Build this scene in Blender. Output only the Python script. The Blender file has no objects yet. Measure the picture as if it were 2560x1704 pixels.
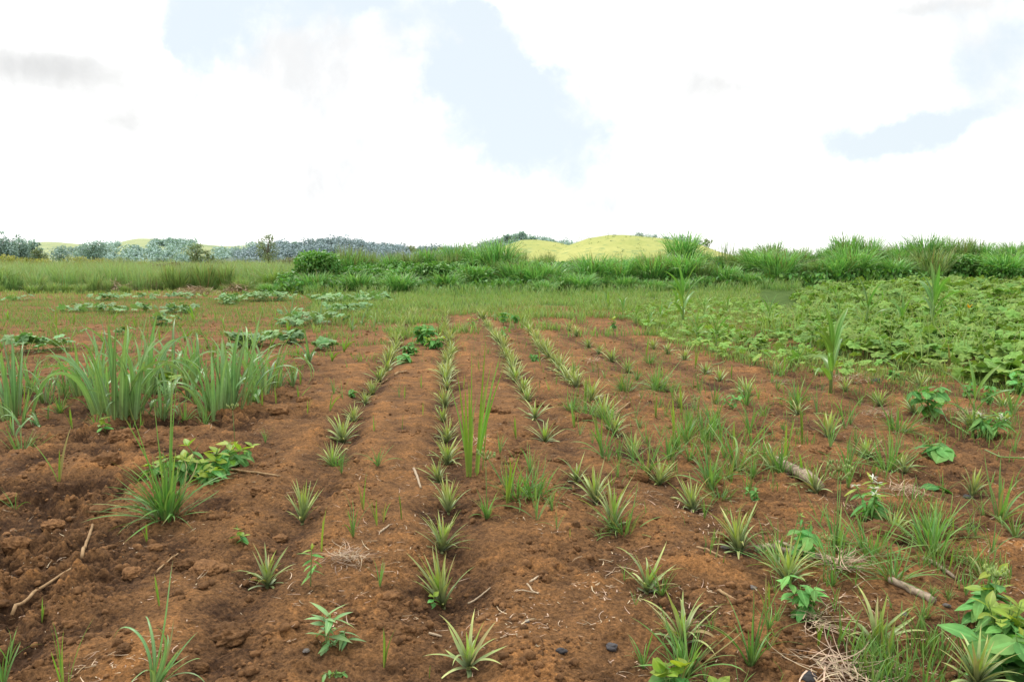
import bpy, math, random
import numpy as np
rng = np.random.default_rng(7)
random.seed(7)
R = math.radians
scene = bpy.context.scene
COL = scene.collection

# ------------------------------------------------------------------ camera
F, CX, CY = 1991.0, 1280.0, 852.0
CAM_H, PITCH, YAW = 1.65, math.atan(200/1991), math.atan(170/1991)
cam = bpy.data.cameras.new('camera'); cam.sensor_width = 36; cam.lens = 36*F/2560
cam.clip_start = .05; cam.clip_end = 9000
co = bpy.data.objects.new('camera', cam); COL.objects.link(co)
co.location = (0, 0, CAM_H); co.rotation_euler = (math.pi/2-PITCH, 0, -YAW)
scene.camera = co
FWD = np.array([math.sin(YAW)*math.cos(PITCH), math.cos(YAW)*math.cos(PITCH), -math.sin(PITCH)])
RGT = np.array([math.cos(YAW), -math.sin(YAW), 0.])
UPV = np.cross(RGT, FWD)

# ------------------------------------------------------------------ noise
def _h(ix, iy, s):
    n = (ix.astype(np.int64)*374761393 + iy.astype(np.int64)*668265263 + s*2147483647) & 0xffffffff
    n = ((n ^ (n >> 13))*1274126177) & 0xffffffff
    n = ((n ^ (n >> 16))*2246822519) & 0xffffffff
    return ((n ^ (n >> 15)) & 0xffff)/65535.0
def vn(x, y, s=0):
    """gradient noise, about -0.7..0.7"""
    ix = np.floor(x); iy = np.floor(y); fx = x-ix; fy = y-iy
    u = fx**3*(fx*(fx*6-15)+10); v = fy**3*(fy*(fy*6-15)+10)
    def g(dx, dy):
        a = _h(ix+dx, iy+dy, s)*2*math.pi
        return np.cos(a)*(fx-dx)+np.sin(a)*(fy-dy)
    a = g(0, 0); b = g(1, 0); c = g(0, 1); d = g(1, 1)
    return (a*(1-u)+b*u)*(1-v)+(c*(1-u)+d*u)*v
def sst(a, b, x):
    t = np.clip((x-a)/(b-a), 0, 1); return t*t*(3-2*t)

# ------------------------------------------------------------------ terrain
ROWX = [-.93, .05, 1.05, 1.72, 2.78, 3.68, 5.05, 6.5]
def bank_line(x):
    x = np.asarray(x, float)
    return 40.5-.10*np.maximum(0, x-4)+2.2*vn(x/3.3, x*0+.5, 19)
def h_macro(x, y):
    x = np.asarray(x, float); y = np.asarray(y, float)
    z = .05*vn(x/3.1, y/3.1, 3)*sst(1.5, 5, y)
    z = z+.95*sst(0, 9, y-bank_line(x))*sst(-8.5, -3, x)
    z = z+.40*sst(7, 24, x)*sst(12, 36, y)
    return z
PITS = []          # (x, y, radius, depth)
def h_full(x, y, fade=True):
    x = np.asarray(x, float); y = np.asarray(y, float)
    z = h_macro(x, y)
    d = np.hypot(x, y)
    field = sst(34, 26, y)
    rough = (.78+1.35*sst(-1.2, -2.2, x)*sst(17, 6, y)+.4*sst(-1.0, -3, x)*sst(26, 9, y)+.3*sst(2.2, 3.6, x))*field+.3*(1-field)
    fur = 0
    for rx in ROWX:
        w = x-rx+.14*vn(x*0+rx*7, y/1.3, 5)+.05*vn(x/.25, y/.25, 8)
        k_ = .55+.9*vn(x/.5+rx, y/.9, 6)
        amp_ = 1. if rx < .5 else .55
        fur = fur-amp_*.052*np.exp(-(w/.16)**2)*(.6+.8*k_)+amp_*.024*np.exp(-((np.abs(w)-.30)/.12)**2)*k_
    z = z+fur*sst(27, 22, y)*sst(.5, 2.5, y)
    n1 = vn(x/.62, y/.62, 11); n2 = vn(x/.27+3, y/.27, 12)
    z = z+rough*(.040*n1+.030*n2)*(.35+.65*sst(24, 8, d))
    f3 = .25+.75*sst(34, 9, d); f4 = .3+.7*sst(30, 8, d); f5 = sst(13, 4.5, d)
    wx = x+.03*vn(x/.1, y/.1, 31); wy = y+.03*vn(x/.1, y/.1, 32)
    b3 = .36-np.abs(vn(wx/.17, wy/.17, 13)); b4 = .36-np.abs(vn(wx/.075, wy/.075, 14)); b5 = .3-np.abs(vn(x/.033, y/.033, 15))
    patch = .35+1.3*sst(-.12, .3, vn(x/.9, y/.9, 21))
    p2 = .5+1.0*sst(-.2, .35, vn(x/.4, y/.4, 22))
    z = z-rough*patch*(.046*b3*f3+.034*b4*f4)-rough*p2*.017*b5*f5+(.006*vn(x/.018, y/.018, 16)+.012*p2*np.maximum(0, vn(x/.045, y/.045, 17)))*f5
    for (px, py, pr, pd) in PITS:
        m = (np.abs(x-px) < 3*pr) & (np.abs(y-py) < 3*pr)
        if np.any(m):
            q = np.exp(-(((x[m]-px)**2+(y[m]-py)**2)/pr**2)); z[m] -= pd*q
    return z

def ray(u, v):
    d = FWD+RGT*(u-CX)/F+UPV*(CY-v)/F
    return d
def at(u, v):
    """ground point seen at photo position (u, v): found once, then everything stands there in metres"""
    d = ray(u, v); z = 0.
    for _ in range(8):
        t = (z-CAM_H)/d[2]; x, y = d[0]*t, d[1]*t
        z = .6*z+.4*float(h_macro(x, y))
    return x, y, t
def along(u, dist):
    d = ray(u, 652); t = dist
    return d[0]*t, d[1]*t
def topz(v, dist):
    d = ray(CX, v)
    return CAM_H+d[2]*dist
def H1(x, y):
    return float(h_full(np.array([x]), np.array([y]))[0])

# ------------------------------------------------------------------ mesh building
class Geo:
    def __init__(s): s.v = []; s.q = []; s.t = []; s.a = []; s.n = 0
    def add(s, V, Q=None, T=None, A=None):
        V = np.asarray(V, float).reshape(-1, 3)
        if Q is not None and len(Q): s.q.append(np.asarray(Q, np.int64).reshape(-1, 4)+s.n)
        if T is not None and len(T): s.t.append(np.asarray(T, np.int64).reshape(-1, 3)+s.n)
        s.v.append(V)
        s.a.append(np.zeros((len(V), 3)) if A is None else np.asarray(A, float).reshape(-1, 3))
        s.n += len(V)
    def mesh(s, name, mat, smooth=True):
        me = bpy.data.meshes.new(name)
        V = np.concatenate(s.v); A = np.concatenate(s.a)
        Q = np.concatenate(s.q) if s.q else np.zeros((0, 4), np.int64)
        T = np.concatenate(s.t) if s.t else np.zeros((0, 3), np.int64)
        me.vertices.add(len(V)); me.vertices.foreach_set('co', V.astype(np.float32).ravel())
        nl = Q.size+T.size; me.loops.add(nl)
        me.loops.foreach_set('vertex_index', np.concatenate([Q.ravel(), T.ravel()]).astype(np.int32))
        npo = len(Q)+len(T); me.polygons.add(npo)
        st = np.concatenate([np.arange(len(Q))*4, Q.size+np.arange(len(T))*3]).astype(np.int32)
        me.polygons.foreach_set('loop_start', st)
        me.update(calc_edges=True)
        if smooth: me.polygons.foreach_set('use_smooth', np.ones(npo, bool))
        for k, nm in enumerate(('t', 'r', 'e')):
            at_ = me.attributes.new(nm, 'FLOAT', 'POINT'); at_.data.foreach_set('value', A[:, k].astype(np.float32))
        me.materials.append(mat); me.update()
        return me
    def obj(s, name, mat, parent=None, smooth=True):
        o = bpy.data.objects.new(name, s.mesh(name, mat, smooth)); COL.objects.link(o)
        if parent: o.parent = parent
        return o

def PROF(kind, s):
    if kind == 'grass': return np.minimum(1, .55+3*s)*(1-s**1.7)**.8+.015
    if kind == 'pine':  return np.minimum(1, .75+2.2*s)*(1-s**1.5)**.9+.012
    if kind == 'maize': return np.minimum(1, .35+2.4*s)*(1-s**2.2)**.85+.01
    if kind == 'stem':  return 1-.75*s
    if kind == 'lance': return np.sin(np.pi*np.clip(s*.97+.03, 0, 1)**.75)*.97+.03

def blades(g, base, az, th0, bend, L, W, S=6, prof='grass', fold=.3, p=1.3, curl=None, r=None, cols=3, twist=None, z_t=None):
    base = np.asarray(base, float).reshape(-1, 3); N = len(base)
    f = lambda a: np.broadcast_to(np.asarray(a, float), (N,)).copy()
    az, th0, bend, L, W = map(f, (az, th0, bend, L, W))
    curl = f(0 if curl is None else curl); r = rng.random(N) if r is None else f(r); twist = f(0 if twist is None else twist)
    s = np.linspace(0, 1, S+1); sm = (s[1:]+s[:-1])/2
    def dirs(ss):
        th = th0[:, None]+bend[:, None]*ss**p; a = az[:, None]+curl[:, None]*ss**2
        return np.stack([np.sin(th)*np.cos(a), np.sin(th)*np.sin(a), np.cos(th)], -1), a
    dm, _ = dirs(sm)
    pos = np.concatenate([np.zeros((N, 1, 3)), np.cumsum(dm*(L/S)[:, None, None], 1)], 1)+base[:, None]
    d, a = dirs(s)
    side = np.stack([-np.sin(a), np.cos(a), 0*a], -1); nr = np.cross(d, side)
    tw = twist[:, None]*s
    side, nr = side*np.cos(tw)[..., None]+nr*np.sin(tw)[..., None], nr*np.cos(tw)[..., None]-side*np.sin(tw)[..., None]
    w = (PROF(prof, s)[None]*W[:, None]/2)[..., None]
    rows = [pos-side*w+nr*w*fold, pos, pos+side*w+nr*w*fold] if cols == 3 else [pos-side*w, pos+side*w]
    V = np.stack(rows, 2)                       # N, S+1, c, 3
    c = cols
    idx = np.arange(N*(S+1)*c).reshape(N, S+1, c)
    Q = np.stack([idx[:, :-1, :-1], idx[:, :-1, 1:], idx[:, 1:, 1:], idx[:, 1:, :-1]], -1).reshape(-1, 4)
    A = np.empty((N, S+1, c, 3)); A[..., 0] = s[None, :, None]; A[..., 1] = r[:, None, None]
    A[..., 2] = np.array([1, 0, 1.])[None, None] if c == 3 else 1
    g.add(V, Q, None, A)
    return pos[:, -1]

def tube(g, pts, rad, k=6, r=.5, wob=0):
    pts = np.asarray(pts, float); n = len(pts); rad = np.broadcast_to(np.asarray(rad, float), (n,))
    t = np.gradient(pts, axis=0); t /= np.linalg.norm(t, axis=1)[:, None]+1e-9
    ref = np.array([0, 0, 1.]) if abs(t[:, 2]).mean() < .8 else np.array([1., 0, 0])
    a = np.cross(t, ref); a /= np.linalg.norm(a, axis=1)[:, None]+1e-9; b = np.cross(t, a)
    ph = np.arange(k)*2*math.pi/k
    rr = rad[:, None]*(1+wob*rng.normal(size=(n, k)))
    V = pts[:, None]+(np.cos(ph)[None, :, None]*a[:, None]+np.sin(ph)[None, :, None]*b[:, None])*rr[..., None]
    idx = np.arange(n*k).reshape(n, k)
    Q = np.stack([idx[:-1], np.roll(idx, -1, 1)[:-1], np.roll(idx, -1, 1)[1:], idx[1:]], -1).reshape(-1, 4)
    A = np.zeros((n, k, 3)); A[..., 0] = np.linspace(0, 1, n)[:, None]; A[..., 1] = r
    V = np.concatenate([V.reshape(-1, 3), pts[:1], pts[-1:]]); A = np.concatenate([A.reshape(-1, 3), [[0, r, 0], [1, r, 0]]])
    T = [(n*k, (j+1) % k, j) for j in range(k)]+[(n*k+1, (n-1)*k+j, (n-1)*k+(j+1) % k) for j in range(k)]
    g.add(V, Q, T, A)

# leaf templates: (verts local x forward, y side, z normal), quads, tris, (t, e)
def tpl_oval(nu=5, wid=.5, droop=.18, cup=.15, tipp=.8):
    V = []; A = []
    for i in range(nu+1):
        u = i/nu; w = wid/2*(math.sin(math.pi*min(1, u**tipp*.98+.02))+.02)
        for j in (-1, 0, 1): V.append((u, j*w, -droop*u*u+cup*abs(j)*w*1.2)); A.append((u, abs(j)))
    Q = [(i*3+j, i*3+j+1, i*3+j+4, i*3+j+3) for i in range(nu) for j in (0, 1)]
    return np.array(V), np.array(Q), None, np.array(A)
def tpl_squash(na=30, lobe=.07, droop=.20):
    V = [(0, 0, 0)]; A = [(0, 0)]
    for k, rr in enumerate((.5, 1)):
        for j in range(na):
            ph = 2*math.pi*j/na
            d = abs((ph-math.pi+math.pi) % (2*math.pi)-math.pi)
            rad = .5*(1+lobe*math.cos(5*ph)+.04*math.cos(10*ph+.6)+.03*math.cos(15*ph))*(1-.62*math.exp(-(d/.28)**2))
            x, y = -rad*math.cos(ph)*rr, rad*math.sin(ph)*rr
            V.append((x, y, -droop*(rr*.5)**2*2+.05*math.cos(5*ph)*rr-.025*rr*math.cos(10*ph))); A.append((rr, abs(math.sin(2.5*ph))))
    T = [(0, 1+j, 1+(j+1) % na) for j in range(na)]
    Q = [(1+j, 1+na+j, 1+na+(j+1) % na, 1+(j+1) % na) for j in range(na)]
    return np.array(V), np.array(Q), np.array(T), np.array(A)
def tpl_quad():
    V = [(0, 0, 0), (.5, -.28, .05), (1, 0, -.12), (.5, .28, .05)]
    return np.array(V, float), np.array([(0, 1, 2, 3)]), None, np.array([(0, 0), (.5, 1), (1, 0), (.5, 1)], float)
OVAL, LANCE, ROUND, SQUASH, QUAD = tpl_oval(), tpl_oval(5, .26, .3, .1, .75), tpl_oval(5, .78, .1, .1, .8), tpl_squash(), tpl_quad()
SQUASH_FAR = tpl_squash(12, .10, .25)
def leaves(g, tp, pos, az, tilt, size, roll=0, r=None):
    V, Q, T, A = tp
    pos = np.asarray(pos, float).reshape(-1, 3); N = len(pos); m = len(V)
    f = lambda a: np.broadcast_to(np.asarray(a, float), (N,))
    az, tilt, size, roll = map(f, (az, tilt, size, roll)); r = rng.random(N) if r is None else f(r)
    P = V[None]*size[:, None, None]
    x, y, z = P[..., 0], P[..., 1], P[..., 2]
    c, s = np.cos(roll)[:, None], np.sin(roll)[:, None]; y, z = y*c-z*s, y*s+z*c
    c, s = np.cos(tilt)[:, None], np.sin(tilt)[:, None]; x, z = x*c+z*s, -x*s+z*c     # positive tilt: tip down
    c, s = np.cos(az)[:, None], np.sin(az)[:, None]; x, y = x*c-y*s, x*s+y*c
    W = np.stack([x, y, z], -1)+pos[:, None]
    off = (np.arange(N)*m)[:, None, None]
    AA = np.empty((N, m, 3)); AA[..., 0] = A[:, 0]; AA[..., 1] = r[:, None]; AA[..., 2] = A[:, 1]
    g.add(W, None if Q is None else (Q[None]+off).reshape(-1, 4), None if T is None else (T[None]+off).reshape(-1, 3), AA)

def ico(sub):
    import bmesh
    bm = bmesh.new(); bmesh.ops.create_icosphere(bm, subdivisions=sub, radius=1)
    V = np.array([v.co[:] for v in bm.verts]); T = np.array([[v.index for v in f.verts] for f in bm.faces]); bm.free()
    return V, T
ICO1, ICO2, ICO4, ICO5 = ico(1), ico(2), ico(4), ico(5)
def lump(V, seed, amps=((.9, .22), (2.2, .14), (5, .07), (11, .035))):
    o = np.random.default_rng(seed).random(6)*50
    d = np.zeros(len(V))
    for fq, am in amps:
        n = vn(V[:, 0]*fq+o[0]+V[:, 2]*fq*.7, V[:, 1]*fq+o[1]-V[:, 2]*fq*.6, seed)+vn(V[:, 2]*fq+o[2], V[:, 0]*fq*.8+o[3]+V[:, 1]*fq*.5, seed+1)
        d += am*n
    return V*(1+d)[:, None]

# ------------------------------------------------------------------ materials
def lin(c): return tuple(c)+(1,)
def newmat(name):
    m = bpy.data.materials.new(name); m.use_nodes = True; nt = m.node_tree; nt.nodes.clear()
    return m, nt, nt.nodes.new
def ramp(nt, stops, fac):
    n = nt.nodes.new('ShaderNodeValToRGB'); e = n.color_ramp.elements
    while len(e) < len(stops): e.new(.5)
    for k, (p, c) in enumerate(stops): e[k].position = p; e[k].color = lin(c)
    nt.links.new(fac, n.inputs[0]); return n.outputs[0]
def attr(nt, nm):
    n = nt.nodes.new('ShaderNodeAttribute'); n.attribute_name = nm; return n.outputs['Fac']
def mth(nt, op, a, b=None, c=None):
    n = nt.nodes.new('ShaderNodeMath'); n.operation = op
    for k, x in enumerate((a, b, c)):
        if x is None: continue
        if isinstance(x, (int, float)): n.inputs[k].default_value = x
        else: nt.links.new(x, n.inputs[k])
    return n.outputs[0]
def mixc(nt, f, a, b, mode='MIX'):
    n = nt.nodes.new('ShaderNodeMix'); n.data_type = 'RGBA'; n.blend_type = mode
    for k, x in ((0, f), (6, a), (7, b)):
        if isinstance(x, (int, float)): n.inputs[k].default_value = x
        elif isinstance(x, tuple): n.inputs[k].default_value = lin(x)
        else: nt.links.new(x, n.inputs[k])
    return n.outputs[2]
def noise(nt, scale, detail=4, rough=.55, coord=None, dist=0):
    n = nt.nodes.new('ShaderNodeTexNoise'); n.inputs['Scale'].default_value = scale; n.inputs['Detail'].default_value = detail
    n.inputs['Roughness'].default_value = rough; n.inputs['Distortion'].default_value = dist
    if coord is None:
        coord = nt.nodes.new('ShaderNodeNewGeometry').outputs['Position']
    nt.links.new(coord, n.inputs['Vector']); return n.outputs['Fac']
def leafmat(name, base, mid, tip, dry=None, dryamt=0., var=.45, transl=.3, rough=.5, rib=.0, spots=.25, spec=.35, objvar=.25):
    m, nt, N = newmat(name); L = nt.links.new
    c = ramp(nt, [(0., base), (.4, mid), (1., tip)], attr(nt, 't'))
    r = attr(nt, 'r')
    oi = N('ShaderNodeObjectInfo').outputs['Random']
    val = mth(nt, 'ADD', mth(nt, 'MULTIPLY_ADD', r, var*1.0, 1-var*.55), mth(nt, 'MULTIPLY_ADD', oi, objvar, -objvar/2))
    hsv = N('ShaderNodeHueSaturation'); L(c, hsv.inputs['Color']); L(val, hsv.inputs['Value'])
    L(mth(nt, 'MULTIPLY_ADD', mth(nt, 'FRACT', mth(nt, 'MULTIPLY', r, 7.3)), .045, .4775), hsv.inputs['Hue'])
    c = hsv.outputs[0]
    if spots:
        nz = noise(nt, 28, 3)
        c = mixc(nt, spots, c, ramp(nt, [(.3, (.55, .55, .5)), (.62, (1.12, 1.12, 1.05))], nz), 'MULTIPLY')
    if dry:
        k = mth(nt, 'GREATER_THAN', mth(nt, 'FRACT', mth(nt, 'MULTIPLY', r, 3.7)), 1-dryamt)
        c = mixc(nt, mth(nt, 'MULTIPLY', k, .85), c, dry)
        tp = mth(nt, 'MULTIPLY', mth(nt, 'GREATER_THAN', mth(nt, 'ADD', attr(nt, 't'), mth(nt, 'MULTIPLY', r, .12)), .97), .7)
        c = mixc(nt, tp, c, dry)
    if rib:
        e = attr(nt, 'e'); k = mth(nt, 'MULTIPLY', mth(nt, 'LESS_THAN', e, .16), rib)
        c = mixc(nt, k, c, tuple(min(1, x*1.7+.02) for x in mid))
    p = N('ShaderNodeBsdfPrincipled'); L(c, p.inputs['Base Color']); p.inputs['Roughness'].default_value = rough
    p.inputs['Specular IOR Level'].default_value = spec
    tr = N('ShaderNodeBsdfTranslucent'); L(mixc(nt, 1., c, (1.15, 1.2, .55), 'MULTIPLY'), tr.inputs['Color'])
    mx = N('ShaderNodeMixShader'); mx.inputs[0].default_value = transl; L(p.outputs[0], mx.inputs[1]); L(tr.outputs[0], mx.inputs[2])
    o = N('ShaderNodeOutputMaterial'); L(mx.outputs[0], o.inputs[0])
    return m
def plain(name, c1, c2, scale=20, rough=.85, bump=.4, bscale=60, bdist=.01, stretch=None):
    m, nt, N = newmat(name); L = nt.links.new
    tc = N('ShaderNodeTexCoord').outputs['Object']
    c = ramp(nt, [(.32, c1), (.68, c2)], noise(nt, scale, 6, .6, tc))
    r = attr(nt, 'r'); h = N('ShaderNodeHueSaturation'); L(c, h.inputs['Color']); L(mth(nt, 'MULTIPLY_ADD', r, .6, .7), h.inputs['Value'])
    p = N('ShaderNodeBsdfPrincipled'); L(h.outputs[0], p.inputs['Base Color']); p.inputs['Roughness'].default_value = rough
    p.inputs['Specular IOR Level'].default_value = .2
    b = N('ShaderNodeBump'); b.inputs['Strength'].default_value = bump; b.inputs['Distance'].default_value = bdist
    L(noise(nt, bscale, 6, .7, tc), b.inputs['Height']); L(b.outputs[0], p.inputs['Normal'])
    o = N('ShaderNodeOutputMaterial'); L(p.outputs[0], o.inputs[0])
    return m

def soilmat():
    m, nt, N = newmat('soil'); L = nt.links.new
    pos = N('ShaderNodeNewGeometry').outputs['Position']
    big = noise(nt, 1.1, 5, .6, pos); mid = noise(nt, 6.5, 6, .65, pos, .5); fine = noise(nt, 40, 5, .72, pos, .3); grain = noise(nt, 85, 4, .75, pos)
    lumpy = attr(nt, 'r')                       # height above the local mean: shade painted into hollows, tops lightened
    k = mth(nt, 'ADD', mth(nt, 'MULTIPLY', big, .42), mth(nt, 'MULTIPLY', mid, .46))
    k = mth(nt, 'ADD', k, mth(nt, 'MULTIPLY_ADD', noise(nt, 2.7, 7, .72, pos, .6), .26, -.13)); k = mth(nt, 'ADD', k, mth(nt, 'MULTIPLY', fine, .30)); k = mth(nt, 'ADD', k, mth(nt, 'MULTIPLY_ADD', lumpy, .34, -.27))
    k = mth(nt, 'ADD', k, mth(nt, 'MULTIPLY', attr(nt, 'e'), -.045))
    c = ramp(nt, [(.26, (.064, .035, .019)), (.38, (.143, .078, .037)), (.50, (.216, .114, .048)), (.61, (.302, .149, .055)), (.78, (.39, .215, .093))], k)  # wide contrast also paints shadowed hollows against lit soil
    c = mixc(nt, .9, c, ramp(nt, [(.30, (.38, .36, .36)), (.44, (.85, .84, .84)), (.56, (1.12, 1.1, 1.08)), (.72, (1.6, 1.55, 1.5))], grain), 'MULTIPLY')  # dark grain stands in for shade that soft light leaves out of tiny hollows
    c = mixc(nt, .8, c, ramp(nt, [(.30, (.42, .40, .40)), (.46, (.95, .94, .94)), (.68, (1.4, 1.36, 1.32))], fine), 'MULTIPLY')
    c = mixc(nt, .85, c, ramp(nt, [(.34, (.55, .53, .52)), (.47, (.92, .92, .92)), (.66, (1.32, 1.29, 1.26))], noise(nt, 8, 8, .78, pos, .3)), 'MULTIPLY')
    gr = attr(nt, 't')                          # where grass covers the ground
    gcol = ramp(nt, [(.3, (.035, .075, .014)), (.7, (.10, .16, .035))], noise(nt, 2.2, 6, .65, pos))
    gk = mth(nt, 'GREATER_THAN', mth(nt, 'ADD', gr, mth(nt, 'MULTIPLY_ADD', noise(nt, 1.6, 6, .7, pos), .9, -.45)), .5)
    c = mixc(nt, gk, c, gcol)
    p = N('ShaderNodeBsdfPrincipled'); L(c, p.inputs['Base Color']); p.inputs['Roughness'].default_value = .95; p.inputs['Specular IOR Level'].default_value = .12
    b = N('ShaderNodeBump'); b.inputs['Strength'].default_value = .9; b.inputs['Distance'].default_value = .025
    L(mth(nt, 'ADD', fine, mth(nt, 'MULTIPLY', grain, .45)), b.inputs['Height']); L(b.outputs[0], p.inputs['Normal'])
    o = N('ShaderNodeOutputMaterial'); L(p.outputs[0], o.inputs[0])
    return m

M = {}
M['soil'] = soilmat()
M['clod'] = plain('dry_clod', (.15, .078, .036), (.37, .19, .080), 26, .95, 1., 60, .03)
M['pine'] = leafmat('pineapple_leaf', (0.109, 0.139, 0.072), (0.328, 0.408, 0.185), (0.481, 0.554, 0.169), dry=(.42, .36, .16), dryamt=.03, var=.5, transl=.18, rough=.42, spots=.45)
M['heart'] = leafmat('pineapple_heart', (.25, .37, .13), (.34, .48, .11), (.37, .46, .10), var=.35, transl=.28, rough=.42, spots=.3)
M['dead'] = leafmat('dead_leaf', (.40, .34, .13), (.50, .43, .18), (.42, .30, .14), var=.5, transl=.2, rough=.7)
M['grass'] = leafmat('weed_grass', (0.163, 0.237, 0.090), (0.144, 0.312, 0.075), (0.213, 0.362, 0.090), dry=(.33, .25, .10), dryamt=.04, var=.6, transl=.34, rough=.45, rib=.25)
M['sprout'] = leafmat('sprout_grass', (0.242, 0.330, 0.085), (0.187, 0.352, 0.048), (0.209, 0.341, 0.054), dry=(.33, .25, .10), dryamt=.03, var=.5, transl=.38, rough=.42)
M['cane'] = leafmat('cane_leaf', (0.197, 0.258, 0.119), (0.190, 0.359, 0.134), (0.236, 0.396, 0.134), dry=(.30, .24, .11), dryamt=.04, var=.6, transl=.28, rough=.38, rib=.5, spec=.5)
M['maize'] = leafmat('maize_leaf', (.24, .37, .085), (.145, .31, .062), (.20, .36, .085), var=.5, transl=.36, rough=.36, rib=.5, spec=.5)
M['stalk'] = leafmat('green_stalk', (.20, .24, .09), (.17, .27, .07), (.15, .27, .05), var=.3, transl=.0)
M['herb'] = leafmat('herb_leaf', (0.160, 0.351, 0.101), (0.152, 0.383, 0.106), (0.198, 0.415, 0.114), var=.6, transl=.33, rough=.62, spec=.2, spots=.5, rib=.35)
M['herbtip'] = leafmat('young_herb_leaf', (.23, .36, .05), (.28, .40, .05), (.34, .42, .06), var=.4, transl=.4, rough=.45, rib=.3)
M['squash'] = leafmat('squash_leaf', (0.181, 0.321, 0.065), (0.188, 0.345, 0.075), (0.226, 0.360, 0.079), var=.65, transl=.25, rough=.65, spec=.18, rib=.35, spots=.55)
M['squashblue'] = leafmat('greyish_squash_leaf', (0.166, 0.323, 0.123), (0.179, 0.345, 0.137), (0.216, 0.359, 0.143), var=.6, transl=.22, rough=.6, rib=.3, spots=.4)
M['bank'] = leafmat('tall_grass_blade', (0.073, 0.177, 0.043), (0.168, 0.402, 0.102), (0.298, 0.554, 0.195), dry=(.27, .20, .095), dryamt=.05, var=.75, transl=.3, rough=.45, spec=.45)
M['bankpale'] = leafmat('pale_tall_grass_blade', (0.088, 0.155, 0.041), (0.206, 0.350, 0.112), (0.324, 0.435, 0.187), dry=(.30, .22, .11), dryamt=.12, var=.7, transl=.3, rough=.5)
M['fieldgrass'] = leafmat('meadow_grass_blade', (0.118, 0.212, 0.067), (0.232, 0.382, 0.135), (0.355, 0.498, 0.216), dry=(.36, .30, .14), dryamt=.10, var=.6, transl=.3, rough=.55, objvar=.1)  # paled so that the haze over the meadow sits in the blade colour
#(0.076, 0.163, 0.045), (0.204, 0.338, 0.109), (0.323, 0.450, 0.189), dry=(.36, .30, .14), dryamt=.10, var=.6, transl=.3, rough=.55, objvar=.1)
M['weedgrass'] = leafmat('weed_blade', (.15, .24, .07), (.17, .32, .075), (.21, .33, .09), dry=(.34, .28, .12), dryamt=.05, var=.6, transl=.32, rough=.5)
M['meadowgreen'] = leafmat('meadow_edge_blade', (0.115, 0.207, 0.057), (0.196, 0.345, 0.095), (0.310, 0.425, 0.164), dry=(.36, .30, .14), dryamt=.05, var=.6, transl=.3, rough=.5)
M['shortgrass'] = leafmat('short_grass_blade', (0.155, 0.258, 0.070), (0.232, 0.386, 0.101), (0.309, 0.426, 0.140), dry=(.34, .28, .12), dryamt=.12, var=.6, transl=.32, rough=.5)
M['vine'] = leafmat('vine_leaf', (0.093, 0.248, 0.054), (0.124, 0.310, 0.064), (0.171, 0.358, 0.071), var=.85, transl=.3, rough=.45)
M['vinedark'] = leafmat('undergrowth_leaf', (0.066, 0.177, 0.034), (0.121, 0.299, 0.061), (0.199, 0.398, 0.078), var=.8, transl=.25, rough=.5)
M['treehaze'] = leafmat('distant_tree_leaf', (0.205, 0.306, 0.287), (0.290, 0.422, 0.382), (0.380, 0.524, 0.460), var=.8, transl=.15, rough=.7, spots=0)  # blue-grey from aerial haze mixed into the leaf colour
M['treeforest'] = leafmat('far_forest_leaf', (0.245, 0.355, 0.347), (0.288, 0.410, 0.384), (0.355, 0.488, 0.422), var=.45, transl=.1, rough=.8, spots=0)  # lightened and blued: distance haze painted into the leaves
M['tree'] = leafmat('tree_leaf', (0.155, 0.224, 0.115), (0.241, 0.310, 0.160), (0.310, 0.362, 0.182), var=.8, transl=.25, rough=.6, spots=0)
M['treeyellow'] = leafmat('yellowish_shrub_leaf', (0.188, 0.225, 0.062), (0.338, 0.350, 0.085), (0.450, 0.425, 0.096), var=.7, transl=.3, rough=.6, spots=0)
M['treered'] = leafmat('reddish_shrub_leaf', (0.130, 0.130, 0.072), (0.195, 0.195, 0.107), (0.260, 0.221, 0.129), var=.8, transl=.2, rough=.6, spots=0)
M['bark'] = plain('bark', (.10, .08, .055), (.22, .18, .13), 14, .9, .8, 40, .01)
M['wood'] = plain('weathered_wood', (.17, .125, .09), (.46, .37, .27), 34, .85, .8, 70, .006)
M['stick'] = plain('dry_stick', (.22, .135, .065), (.42, .28, .15), 25, .8, .5, 90, .003)
M['straw'] = leafmat('straw', (.43, .32, .22), (.50, .38, .27), (.42, .31, .21), var=.8, transl=.05, rough=.75, spots=.3)
M['stone'] = plain('grey_stone', (.085, .075, .07), (.19, .165, .145), 12, .75, .5, 40, .01)
M['char'] = plain('charred_lump', (.03, .028, .03), (.10, .095, .10), 12, .6, .5, 40, .01)
M['flower'] = leafmat('squash_flower', (.55, .28, .02), (.75, .36, .02), (.80, .42, .04), var=.2, transl=.3)
M['seed'] = leafmat('seed_head', (.20, .29, .08), (.27, .36, .10), (.33, .38, .14), var=.5, transl=.2)
M['white'] = leafmat('white_petal', (.6, .65, .5), (.75, .78, .68), (.8, .8, .75), var=.2, transl=.2)

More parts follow.
